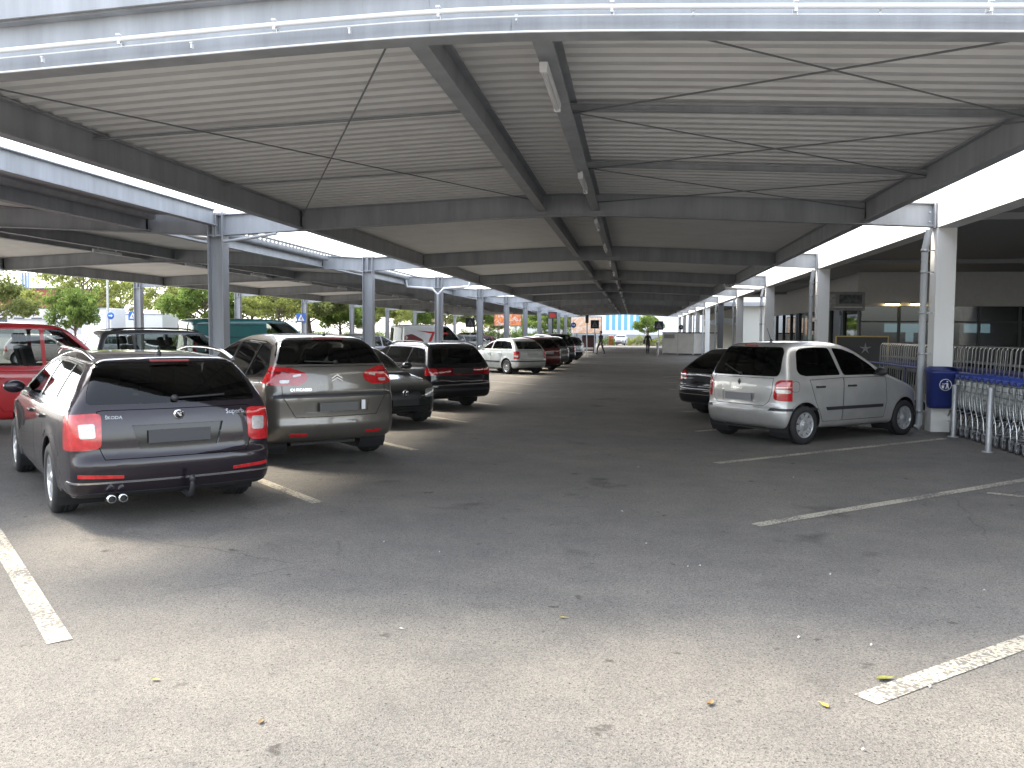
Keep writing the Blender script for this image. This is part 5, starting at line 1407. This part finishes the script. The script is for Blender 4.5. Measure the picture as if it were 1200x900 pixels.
def bush(px, D, w, h, label, leaf=1, depth=1.2, name='hedge', cat='hedge', group=None):
    rng = np.random.default_rng(int(px)); p = at_depth(px, 388, D); n = int(1500 * w * h / 4)
    pts = np.stack([rng.uniform(-w / 2, w / 2, n), rng.uniform(-depth / 2, depth / 2, n), rng.uniform(.03, 1, n)], 1)
    hh = h * (.82 + .18 * np.sin(pts[:, 0] * 2.3 + px) + rng.normal(size=n) * .06); pts[:, 2] *= hh
    V, F = leaf_cloud(list(pts), .10, rng)
    o = empty(name, (p.x, p.y, 0)); me = bpy.data.meshes.new('foliage'); me.from_pydata(V.tolist(), [], F); me.materials.append(LEAFS[leaf]); link_mesh('foliage', me, o)
    m = MB()
    for k in range(int(w * 2)):
        x = -w / 2 + (k + .5) * .5; m.tube([(x, 0, 0), (x + .1, .1, h * .4), (x - .1, -.1, h * .75)], [.025, .018, .006], 5)
    m.build('stems', M_BARK, o); return tag(o, label, cat, group)
bush(757, 110, 4.8, 1.35, 'clipped sunlit hedge at the far end of the lane', 0)
bush(711, 110, 2.2, 1.2, 'sunlit bush beside the red cabinet at the far end', 1, name='bush', cat='bush')
bush(418, 78, 8, 1.6, 'low bush line behind the rear parking row', 1, name='bush', cat='bush')
for q, px in enumerate((250, 300, 345)): bush(px, 62 + q * 4, 6, 1.9, 'green shrub strip behind the teal van', 1, name='bush', cat='bush', group='shrubs behind the teal van')
for q, px in enumerate((560, 590, 620, 650)): bush(px, 122 + q, 5, 2.2, 'shrub under the orange billboard trees', 1, name='bush', cat='bush', group='shrubs under the orange billboards')

# ================================================================== FAR BUILDINGS, TRAILERS
p = at_depth(20, 388, 190)
b = empty('brick_building', (p.x - 12, p.y, 0))
MBR = mat('red_brick', (0.27, 0.085, 0.065), .8, noise=.15, nscale=.8)
m = MB(); m.box((0, 0, 3.0), (60, 14, 6.0)); m.build('ground_floor', mat('pale_lower_wall', (0.55, 0.53, 0.52), .8, noise=.2, nscale=.3), b)
m = MB(); m.box((0, 0, 8.2), (60.4, 14.4, 4.0)); m.build('upper_wall', MBR, b)
m = MB(); m.box((0, 0, 10.35), (61, 15, .25)); m.build('roof', mat('grey_roof', (0.25, 0.25, 0.26), .7), b)
for k in range(3):
    m = MB(); m.lathe([(.30, 0), (.30, 14.2), (.24, 14.2)], 16, 'z', (13.6 + k * .72, 0, 0)); m.build('chimney', mat('blue_grey_flue', (0.30, 0.36, 0.46), .4, metal=.3), b)
for k in range(14):
    m = MB(); m.box((-27 + k * 4.1, -7.03, 3.2), (2.4, .1, 1.8)); m.build('window', mat('dark_far_window', (0.06, 0.07, 0.08), .2), b)
tag(b, 'long low red brick building with three steel flues', 'building')
p = at_depth(770, 388, 135)
b = empty('white_building', (p.x, p.y, 0))
m = MB(); m.box((0, 4, 5.2), (46, 8, 10.4)); m.build('wall', mat('far_white_wall', (0.76, 0.77, 0.78), .7, noise=.04, nscale=.4), b)
m = MB(); m.box((0, -.06, .7), (46.2, .12, 1.4)); m.build('plinth', mat('far_grey_plinth', (0.30, 0.31, 0.32), .8), b)
for k in range(6):
    m = MB(); m.box((-6.6 + k * .95 - 1.2, -.05, 3.4), (.5, .1, 2.6)); m.build('blue_stripe', mat('pale_blue_panel', (0.14, 0.40, 0.66), .5), b)
m = MB(); m.box((0, 4, 10.5), (46.6, 8.6, .3)); m.build('roof_edge', mat('grey_roof', (0.25, 0.25, 0.26), .7), b)
m = MB(); m.box((-1.2, -.06, 1.95), (1.0, .1, .35)); m.build('door_sign', mat('grey_blue_sign', (0.25, 0.28, 0.38), .5), b)
tag(b, 'white hall with pale blue vertical stripes beyond the hedge', 'building')
def trailer(px, D, w, h, label, head=0.0):
    p = at_depth(px, 388, D); o = empty('box_trailer', (p.x, p.y, 0), head)
    m = MB(); m.box((0, 0, .95 + (h - .95) / 2), (w, 2.4, h - .95), bev=.04); m.build('box_body', mat('trailer_white', (0.72, 0.73, 0.75), .5, noise=.04), o)
    m = MB(); m.box((0, 0, .80), (w - .3, 1.0, .2)); m.box((-w * .35, 0, .4), (.12, .9, .75)); m.build('chassis', M_BLACK, o)
    m = MB(); m.box((0, -1.22, h - .04), (w + .05, .06, .10)); m.box((0, -1.22, .97), (w + .05, .06, .10)); m.build('edge_rail', mat('trailer_rail', (0.35, 0.36, 0.38), .5), o)
    for x in (w * .12, w * .33):
        for s in (-1, 1):
            m = MB(); m.lathe([(0, -.12), (.25, -.12), (.46, -.13), (.48, -.08), (.48, .08), (.46, .13), (0, .12)], 20, 'y', (x, s * 1.02, .48)); m.build('wheel', M_RUBBER, o)
    m = MB(); m.box((w * .47, -1.24, 1.5), (.12, .03, .12)); m.build('marker', M_RED, o)
    return tag(o, label, 'trailer')
trailer(122, 62, 1.9, 3.2, 'short white box trailer beside the lamp post')
trailer(168, 66, 4.6, 2.9, 'long white box trailer behind the blue pedestrian sign')
trailer(45, 80, 3.2, 2.6, 'white box trailer in front of the red brick building')

# ================================================================== STREET FURNITURE
def pole(m, h, r=.03): m.lathe([(r, 0), (r, h), (0, h)], 10)
def pedestrian_sign(px, py, D, label, size=.60, dark=False):
    p = at_depth(px, py, D); o = empty('pedestrian_sign', (p.x, p.y, 0)); o.rotation_euler = (0, 0, YAW)
    z = p.z; h = size / 2
    m = MB(); pole(m, z + h, .032); m.build('post', M_GALV, o)
    m = MB(); m.box((0, -.05, z), (size, .02, size), bev=.006); pl = m.build('sign_plate', mat('sign_blue_shaded', (0.012, 0.014, 0.022), .5) if dark else M_SIGNBLUE, o)  # dark variant: canopy shade put into the blue plate colour
    m = MB(); m.prism([(-h * .72, z - h * .62), (h * .72, z - h * .62), (0, z + h * .74)], -.066, -.0605, 'y'); m.build('triangle', mat('sign_white_shaded', (0.13, 0.14, 0.15), .5) if dark else M_SIGNWHITE, pl)  # dark variant: white triangle greyed to look shaded
    m = MB(); q = lambda L_: [(x * h, z + y * h) for x, y in L_]
    m.prism(q([(-.02, .28), (.09, .28), (.09, .17), (-.02, .17)]), -.072, -.067, 'y'); m.prism(q([(-.07, .14), (.10, .14), (.13, -.15), (.25, -.48), (.12, -.48), (.02, -.20), (-.16, -.48), (-.28, -.48), (-.08, -.10)]), -.072, -.067, 'y')
    m.build('walking_figure', M_SIGNBLACK, pl)
    m = MB(); m.box((0, -.02, z + h * .5), (.10, .04, .03)); m.box((0, -.02, z - h * .5), (.10, .04, .03)); m.build('clamp', M_GALV, o)
    return tag(o, label, 'sign')
pedestrian_sign(156, 370, 58, 'blue square pedestrian crossing sign in front of the white trailers')
pedestrian_sign(353, 372.5, 56, 'blue square pedestrian crossing sign above the people carrier roof')
pedestrian_sign(551, 378, 56, 'shade-darkened square pedestrian crossing sign past the white van', dark=True)
pedestrian_sign(697, 380, 63, 'shade-darkened square pedestrian crossing sign above the person by the dark red container', .62, True)
pedestrian_sign(772, 381.5, 65, 'shade-darkened square pedestrian crossing sign beside the pale trolley shelter', .66, True)
def round_sign(px, py, D, label, dark=False):
    p = at_depth(px, py, D); o = empty('round_sign', (p.x, p.y, 0)); o.rotation_euler = (0, 0, YAW)
    m = MB(); pole(m, p.z + .3, .03); m.build('post', M_GALV, o)
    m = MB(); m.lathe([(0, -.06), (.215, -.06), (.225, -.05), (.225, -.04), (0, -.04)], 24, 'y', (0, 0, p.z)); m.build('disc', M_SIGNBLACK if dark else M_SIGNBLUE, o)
    m = MB(); m.prism([(-.12, p.z - .025), (.03, p.z - .025), (.03, p.z - .09), (.14, p.z), (.03, p.z + .09), (.03, p.z + .025), (-.12, p.z + .025)], -.068, -.062, 'y'); m.build('arrow', M_SIGNWHITE, o)
    return tag(o, label, 'sign')
round_sign(130, 370, 54, 'round blue arrow sign on the lamp post side of the trailers')
round_sign(672, 381, 70, 'round blue arrow sign left of the tall orange billboard')
round_sign(798, 383.5, 80, 'round dark sign above the pale trolley shelter', True)
p = at_depth(127, 388, 55); o = empty('lamp_post', (p.x, p.y, 0))
m = MB(); m.tube([(0, 0, 0), (0, 0, 1.2), (0, 0, 6.6)], [.09, .075, .05], 10); m.build('mast', M_GALV, o)
m = MB(); m.tube([(0, 0, 6.5), (.1, 0, 6.75), (.9, 0, 6.85)], .03, 8); m.build('arm', M_GALV, o)
m = MB(); m.box((1.0, 0, 6.83), (.6, .22, .1), bev=.03); m.build('lamp_head', M_GALV, o)
tag(o, 'tall grey lamp post beside the short white trailer', 'lamp post')
def poster_mat(name, cols, scale):
    if name in MATS: return MATS[name]
    m, nt, b = principled(name); L = nt.links; tc = nt.nodes.new('ShaderNodeTexCoord'); n = nt.nodes.new('ShaderNodeTexNoise'); n.inputs['Scale'].default_value = scale; n.inputs['Detail'].default_value = 4; n.inputs['Distortion'].default_value = 1.2
    L.new(tc.outputs['Object'], n.inputs['Vector']); r = nt.nodes.new('ShaderNodeValToRGB'); r.color_ramp.elements[0].position = .30; r.color_ramp.elements[1].position = .72
    r.color_ramp.elements[0].color = (*cols[0], 1); r.color_ramp.elements[1].color = (*cols[-1], 1)
    for k, c in enumerate(cols[1:-1]):
        e = r.color_ramp.elements.new(.30 + .42 * (k + 1) / (len(cols) - 1)); e.color = (*c, 1)
    L.new(n.outputs['Fac'], r.inputs[0]); L.new(r.outputs[0], b.inputs['Base Color']); b.inputs['Roughness'].default_value = .4
    MATS[name] = m; return m
def billboard(px0, px1, py0, py1, D, pm, label, legs=2, name='billboard', frame=.07, split=False):
    a = at_depth(px0, py0, D); c = at_depth(px1, py1, D); w = (c - a).to_2d().length; z0, z1 = c.z, a.z
    mid = (a + c) / 2; o = empty(name, (mid.x, mid.y, 0)); o.rotation_euler = (0, 0, YAW)
    zc = (z0 + z1) / 2; hh = z1 - z0
    parts = ((-w / 4, w / 2 - .15), (w / 4, w / 2 - .15)) if split else ((0, w),)
    for x, ww in parts:
        m = MB(); m.box((x, 0, zc), (ww, .10, hh)); m.build('poster', pm, o)
        m = MB()
        for q, d in (((x, -.02, z1), (ww + frame, .16, frame)), ((x, -.02, z0), (ww + frame, .16, frame)), ((x - ww / 2, -.02, zc), (frame, .16, hh - frame)), ((x + ww / 2, -.02, zc), (frame, .16, hh - frame))): m.box(q, d)
        m.build('frame', mat('dark_poster_frame', (0.05, 0.055, 0.06), .5), o)
    for k in range(legs):
        x = 0 if legs == 1 else -w * .3 + k * w * .6
        m = MB(); m.box((x, .08, (z1 if split else z0) / 2), (.10, .06, (z1 if split else z0))); m.build('post', mat('dark_poster_frame', (0.05, 0.055, 0.06), .5), o)
    return tag(o, label, 'billboard')
PM1 = poster_mat('orange_poster', [(0.5, 0.45, 0.38), (0.62, 0.24, 0.06), (0.45, 0.07, 0.02), (0.60, 0.50, 0.40), (0.08, 0.10, 0.16)], 1.6)
PM2 = poster_mat('yellow_poster', [(0.55, 0.42, 0.14), (0.62, 0.52, 0.36), (0.55, 0.26, 0.05), (0.4, 0.40, 0.34)], 2.2)
PM3 = poster_mat('peach_poster', [(0.62, 0.50, 0.42), (0.60, 0.34, 0.18), (0.64, 0.56, 0.50), (0.58, 0.26, 0.14)], .9)
PM4 = poster_mat('white_poster', [(0.62, 0.63, 0.66), (0.60, 0.62, 0.66), (0.20, 0.22, 0.28), (0.55, 0.20, 0.10)], 3.0)
billboard(490, 519, 367.5, 378, 108, PM2, 'twin yellow poster panels on one dark post behind the white van', 1, split=True)
billboard(579, 611, 367.5, 382, 116, PM1, 'wide orange picture billboard in a dark frame behind the columns')
billboard(669, 705, 371, 391, 112, PM3, 'tall peach and orange billboard at the far end of the lane')
billboard(419, 431, 366, 385, 82, PM4, 'white poster stand with small prints above the rear parking row', 1, name='poster_stand')
o = billboard(643, 652, 366, 373, 72, mat('plain_red_sign', (0.50, 0.05, 0.04), .5), 'small red board on a post under the far end of the canopy', 1, name='red_sign')

# trolley shelter of pale panels far down the right side
def wall_run(o, a, b_, h, mt):
    a = Vector(a); b_ = Vector(b_); d = b_ - a; n = max(1, round(d.length / 1.25))
    for k in range(n):
        p = a + d * ((k + .5) / n); m = MB(); m.box((0, 0, h / 2 + .08), (d.length / n - .015, .05, h - .08)); q = m.build('panel', mt, o, p - o.location); q.rotation_euler = (0, 0, math.atan2(d.y, d.x))
        m = MB(); m.box((0, 0, h / 2), (.05, .07, h)); q = m.build('post', M_GALV, o, a + d * (k / n) - o.location); q.rotation_euler = (0, 0, math.atan2(d.y, d.x))
sh = empty('trolley_shelter', (4.2, 67, 0)); MSH = mat('pale_shelter_panel', (0.56, 0.54, 0.50), .6, noise=.12, nscale=2)
wall_run(sh, (2.25, 67.6, 0), (4.5, 66.2, 0), 1.62, MSH); wall_run(sh, (4.5, 66.2, 0), (6.4, 68.6, 0), 1.62, MSH)
m = MB(); m.prism([(2.2 - 4.2, 67.7 - 67), (4.5 - 4.2, 66.1 - 67), (6.5 - 4.2, 68.6 - 67), (4.4 - 4.2, 71 - 67)], 1.66, 1.74, 'z'); m.build('roof', mat('dark_shelter_roof', (0.05, 0.055, 0.06), .5), sh)
m = MB(); m.box((-1.55, .18, 1.42), (.9, .04, .30)); q = m.build('notice', mat('grey_notice', (0.22, 0.22, 0.22), .6), sh); q.rotation_euler = (0, 0, R(-32)); q.location = (-.25, -.78, 0)
tag(sh, 'pale panelled trolley shelter with a dark flat roof at the lane end', 'shelter')
p = ground(690, 413); o = empty('waste_container', (p.x, p.y, 0)); MDR = mat('dark_maroon_metal', (0.06, 0.018, 0.018), .5, noise=.2)
m = MB(); m.prism([(-.5, .14), (.5, .14), (.56, 1.25), (-.56, 1.25)], -.5, .5, 'y'); m.build('body', MDR, o)
m = MB(); m.prism([(-.6, 1.25), (.6, 1.25), (.5, 1.45), (-.5, 1.45)], -.55, .55, 'y'); m.build('lid', M_BLACK, o)
for sx in (-.4, .4):
    for sy in (-.4, .4):
        m = MB(); m.lathe([(0, -.03), (.07, -.03), (.07, .03), (0, .03)], 12, 'x', (sx, sy, .07)); m.build('caster', M_BLACK, o)
m = MB(); m.box((0, -.53, .35), (.8, .02, .16)); m.build('label_plate', M_SIGNWHITE, o)
tag(o, 'dark red wheeled waste container next to the walking person', 'container')
p = ground(716, 405); o = empty('cabinet', (p.x, p.y, 0))
m = MB(); m.box((0, 0, .65), (.62, .45, 1.2), bev=.02); m.build('body', mat('signal_red', (0.52, 0.06, 0.04), .45), o); m = MB(); m.box((0, 0, 1.28), (.68, .52, .06)); m.build('cap', M_SIGNWHITE, o); m = MB(); m.box((0, -.23, .72), (.5, .02, .9)); m.build('door', mat('signal_red_door', (0.46, 0.05, 0.035), .4), o)
m = MB(); m.box((0, 0, .03), (.7, .5, .06)); m.build('base', M_GALV, o)
tag(o, 'red cabinet standing in the sun before the hedge', 'cabinet')
p = ground(770, 418); o = empty('post', (p.x, p.y, 0)); m = MB(); pole(m, 1.15, .06); m.build('tube', mat('brown_grey_post', (0.20, 0.17, 0.15), .6), o); m = MB(); m.lathe([(.062, 1.0), (.07, 1.0), (.07, 1.1), (.062, 1.1)], 12); m.build('band', M_SIGNWHITE, o)
tag(o, 'low post with pale band in front of the trolley shelter', 'post')
p = ground(687.5, 418); o = empty('sign_post', (p.x, p.y, 0)); m = MB(); pole(m, 2.9, .04); m.build('mast', M_GALV, o); m = MB(); m.box((0, -.05, 2.6), (.22, .03, .55)); m.build('plate', mat('dark_plate', (0.06, 0.05, 0.05), .5), o)
tag(o, 'slim sign post with narrow dark plate near the waste container', 'sign')

# ================================================================== PEOPLE
def person(name, loc, rz, label, stride, top_col, leg_col, arm=0.0):
    root = empty(name, (loc[0], loc[1], 0), rz); tag(root, label, 'person')
    J = {}; E_ = []; Rr = []
    def v(k, p, r): J[k] = len(J); V.append(p); Rr.append(r)
    V = []
    v('pel', (0, 0, .94), .15); v('waist', (0, .01, 1.08), .135); v('chest', (0, .02, 1.30), .165); v('neck0', (0, .01, 1.46), .075); v('neck', (0, .02, 1.53), .055); v('head0', (0, .035, 1.60), .085); v('head', (0, .03, 1.68), .098); v('crown', (0, .02, 1.755), .070)
    for a, b in (('pel', 'waist'), ('waist', 'chest'), ('chest', 'neck0'), ('neck0', 'neck'), ('neck', 'head0'), ('head0', 'head'), ('head', 'crown')): E_.append((J[a], J[b]))
    v('nose', (0, .135, 1.655), .016); E_.append((J['head0'], J['nose']))
    for s, n in ((-1, 'l'), (1, 'r')):
        st_ = stride * s
        v('hip' + n, (s * .095, 0, .88), .105); v('knee' + n, (s * .10, .10 * abs(st_) + st_ * .22, .49), .068); v('ank' + n, (s * .10, st_ * .36 - .02, .085), .044); v('toe' + n, (s * .11, st_ * .36 + .17, .04), .036)
        E_.extend([(J['pel'], J['hip' + n]), (J['hip' + n], J['knee' + n]), (J['knee' + n], J['ank' + n]), (J['ank' + n], J['toe' + n])])
        v('sh' + n, (s * .19, .01, 1.41), .068); v('el' + n, (s * .245, -st_ * .14 + .02, 1.13), .048); v('wr' + n, (s * .25, -st_ * .20 + .10 + arm * .16, .90 + arm * .14), .034); v('palm' + n, (s * .25, -st_ * .22 + .12 + arm * .22, .83 + arm * .15), .032)
        E_.extend([(J['chest'], J['sh' + n]), (J['sh' + n], J['el' + n]), (J['el' + n], J['wr' + n]), (J['wr' + n], J['palm' + n])])
        px_, py_, pz_ = V[J['palm' + n]]
        for q in range(4):
            v('f%s%d' % (n, q), (px_ + s * .0 , py_ - .03 + q * .02, pz_ - .055 - .012 * (1 if q in (1, 2) else 0)), .009); v('g%s%d' % (n, q), (px_ - s * .015, py_ - .03 + q * .02, pz_ - .095 - .012 * (1 if q in (1, 2) else 0)), .008)
            E_.extend([(J['palm' + n], J['f%s%d' % (n, q)]), (J['f%s%d' % (n, q)], J['g%s%d' % (n, q)])])
        v('th' + n, (px_ - s * .02, py_ + .045, pz_ - .02), .010); E_.append((J['wr' + n], J['th' + n]))
    me = bpy.data.meshes.new('tmp'); me.from_pydata(V, E_, []); t = bpy.data.objects.new('tmp', me); COL.objects.link(t)
    sk = t.modifiers.new('s', 'SKIN'); 
    for i, sv in enumerate(me.skin_vertices[0].data): sv.radius = (Rr[i], Rr[i] * (.78 if i < 3 else 1)); sv.use_root = (i == 0)
    ss = t.modifiers.new('u', 'SUBSURF'); ss.levels = 1; ss.render_levels = 1
    dg = bpy.context.evaluated_depsgraph_get(); bmn = bpy.data.meshes.new_from_object(t.evaluated_get(dg)); bpy.data.objects.remove(t)
    bmn.materials.clear()
    for mm_ in (mat('skin', (0.42, 0.27, 0.20), .55), mat('cloth_' + name + top_col[0], top_col[1], .85, noise=.15), mat('cloth_' + name + leg_col[0], leg_col[1], .85, noise=.15), mat('shoe_dark', (0.02, 0.02, 0.02), .6)): bmn.materials.append(mm_)
    for p in bmn.polygons:
        c = p.center; z = c.z; p.use_smooth = True
        p.material_index = 0 if (z > 1.50 or (abs(c.x) > .17 and z < .92 + arm * .14)) else 1 if (z > .97 or abs(c.x) > .19) else 2 if z > .09 else 3
    bmn.name = 'body'; link_mesh('body', bmn, root)
    m = MB(); m.lathe([(.0, .115), (.05, .105), (.088, .06), (.104, 0), (.100, -.05), (.085, -.09)], 18, 'z', (0, .005, 1.695)); h = m.build('hair', mat('dark_hair', (0.03, 0.02, 0.015), .6), root)
    for v_ in h.data.vertices:
        if v_.co.y > .07 and v_.co.z < 1.71: v_.co.y = .07; v_.co.z = max(v_.co.z, 1.70)
    return root
p = ground(704, 415.2); person('person', (p.x, p.y), R(140), 'person in dark clothes striding past the dark red waste container', .9, ('a', (0.035, 0.04, 0.055)), ('b', (0.03, 0.03, 0.035)))
p = ground(759, 415); person('person', (p.x, p.y), R(200), 'person in black jacket standing at the pale trolley shelter', .25, ('c', (0.018, 0.018, 0.022)), ('d', (0.02, 0.022, 0.03)), .5)
m = MB(); o = empty('shoulder_bag', (p.x - .30, p.y - .05, 0)); m.box((0, 0, .98), (.14, .34, .30), bev=.04); m.build('bag_body', M_BLACK, o); m = MB(); m.tube([(0, -.12, 1.12), (.08, -.08, 1.36), (.14, 0, 1.47), (.08, .08, 1.36), (0, .12, 1.12)], .012, 6); m.build('strap', M_BLACK, o)
tag(o, 'black bag on the shoulder of the person by the trolley shelter', 'bag')
t2 = copy_tree(tr0); t2.location = (p.x + .75, p.y + .3, 0); t2.rotation_euler = (0, 0, R(-100)); t2['label'] = 'lone shopping trolley beside the person in the black jacket'; del t2['group']

# far parked cars, copies of bodies already built
def car_copy(src_label, label, loc, heading, pm=None):
    src = next(o for o in COL.objects if o.get('label') == src_label)
    c = copy_tree(src); c.location = (loc[0], loc[1], 0); c.rotation_euler = (0, 0, R(90 - heading)); c['label'] = label
    if pm:
        for o in [c] + list(c.children_recursive):
            if o.type == 'MESH':
                for s_ in o.material_slots:
                    if s_.material and s_.material.name.startswith('paint_'): s_.link = 'OBJECT'; s_.material = pm
    return c
W_ = 'small white hatchback near the far crossing sign'
p = ground(729, 404.5); car_copy(W_, 'pale car parked facing out before the hedge', p, 188, paint('far_silver', (0.42, 0.43, 0.43), .4, .36))
p = at_depth(28, 388, 40); car_copy('dark red hatchback parked next to the pale silver hatchback', 'pale pink-grey hatchback beyond the red car', p, 70, paint('pinkish', (0.50, 0.40, 0.38), .2, .4))
p = at_depth(66, 388, 46); car_copy(W_, 'white hatchback under the small dense green tree', p, 80)
p = at_depth(120, 388, 41); car_copy('grey estate car parked beyond the dark red hatchback', 'light grey estate behind the graphite estate roof', p, 60, paint('light_grey', (0.5, 0.5, 0.5), .3, .4))
p = ground(545, 420); car_copy('grey estate car parked beyond the dark red hatchback', 'silver estate in the far rear row beside the white van', (-12.0, 56.0), 45, paint('far_grey', (0.32, 0.33, 0.34), .4, .36))
p = ground(575, 417); car_copy('tall blue-black car in the bay behind the grey estate', 'tall black car in the far rear row under the orange billboard', (-13.0, 66.0), 45)
car_copy('dark red hatchback parked next to the pale silver hatchback', 'bright red hatchback in the far rear row', (-11.5, 61.5), 45, paint('far_red', (0.35, 0.02, 0.02), .1, .35))

# ================================================================== LEAVES AND LITTER ON THE ASPHALT
def leaf(px, py, size, ang, col, label, name='fallen_leaf', curl=.3):
    p = ground(px, py); o = empty(name, (p.x, p.y, .004), ang); n = 7; m = MB()
    up = []; 
    for k in range(n):
        t = k / (n - 1); w = size * .24 * math.sin(math.pi * (t ** .8)); zc = size * curl * (t - .5) ** 2
        up += [((t - .5) * size, -w, zc + w * .5 + .002), ((t - .5) * size, 0, zc + .001), ((t - .5) * size, w, zc + w * .35 + .002)]
    fs = []
    for k in range(n - 1):
        for j in range(2): fs.append((3 * k + j, 3 * k + 3 + j, 3 * k + 4 + j, 3 * k + 1 + j))
    m.add(up, fs, 0, True); m.build('blade', col, o, recalc=False)
    m = MB(); m.tube([(size * .5, 0, size * curl * .25 + .001), (size * .5 + size * .3, size * .05, .003)], .0012, 4); m.build('stalk', col, o)
    return tag(o, label, 'leaf')
LY = mat('yellow_leaf', (0.42, 0.33, 0.05), .6, noise=.3, nscale=40); LB = mat('brown_leaf', (0.20, 0.12, 0.05), .7, noise=.3, nscale=40); LG = mat('olive_leaf', (0.20, 0.20, 0.05), .6, noise=.3, nscale=40)
leaf(1037, 797, .10, .4, LG, 'olive leaf lying across the worn white bay line')
leaf(966, 828, .055, 2.0, LY, 'small yellow leaf near the end of the white bay line')
leaf(832, 826, .06, 1.0, LB, 'brown curled leaf alone on the sunlit asphalt', curl=.9)
leaf(660, 725, .045, .2, LY, 'small yellow leaf at the edge of the roof shadow')
leaf(183, 798, .045, .1, LY, 'pale yellow leaf near the bay line before the black estate')
leaf(306, 847, .045, 1.7, LB, 'small brown leaf left on open sunlit asphalt')
def scrap(px, py, s, label):
    s *= .62
    p = ground(px, py); o = empty('paper_scrap', (p.x, p.y, .004), random.uniform(0, 6)); m = MB()
    vs = [(-s, -s * .4, .001), (s * .2, -s * .5, .008), (s, -s * .1, .002), (s * .6, s * .5, .010), (-s * .5, s * .4, .003), (0, 0, .012)]
    m.add(vs, [(0, 1, 5), (1, 2, 5), (2, 3, 5), (3, 4, 5), (4, 0, 5)]); m.build('paper', mat('dirty_white_paper', (0.45, 0.43, 0.40), .8, noise=.2, nscale=60), o)
    tag(o, label, 'litter', 'paper scraps on the asphalt')
for px, py, s in ((729, 600, .022), (757, 638, .016), (930, 560, .03), (973, 674, .022), (1021, 757, .020), (936, 748, .025), (820, 664, .018), (806, 665, .014), (450, 636, .016), (515, 648, .014), (1153, 693, .016), (1012, 880, .02), (748, 548, .025), (470, 738, .03), (1090, 806, .02)):
    scrap(px, py, s, 'tiny pale paper scrap on the asphalt')
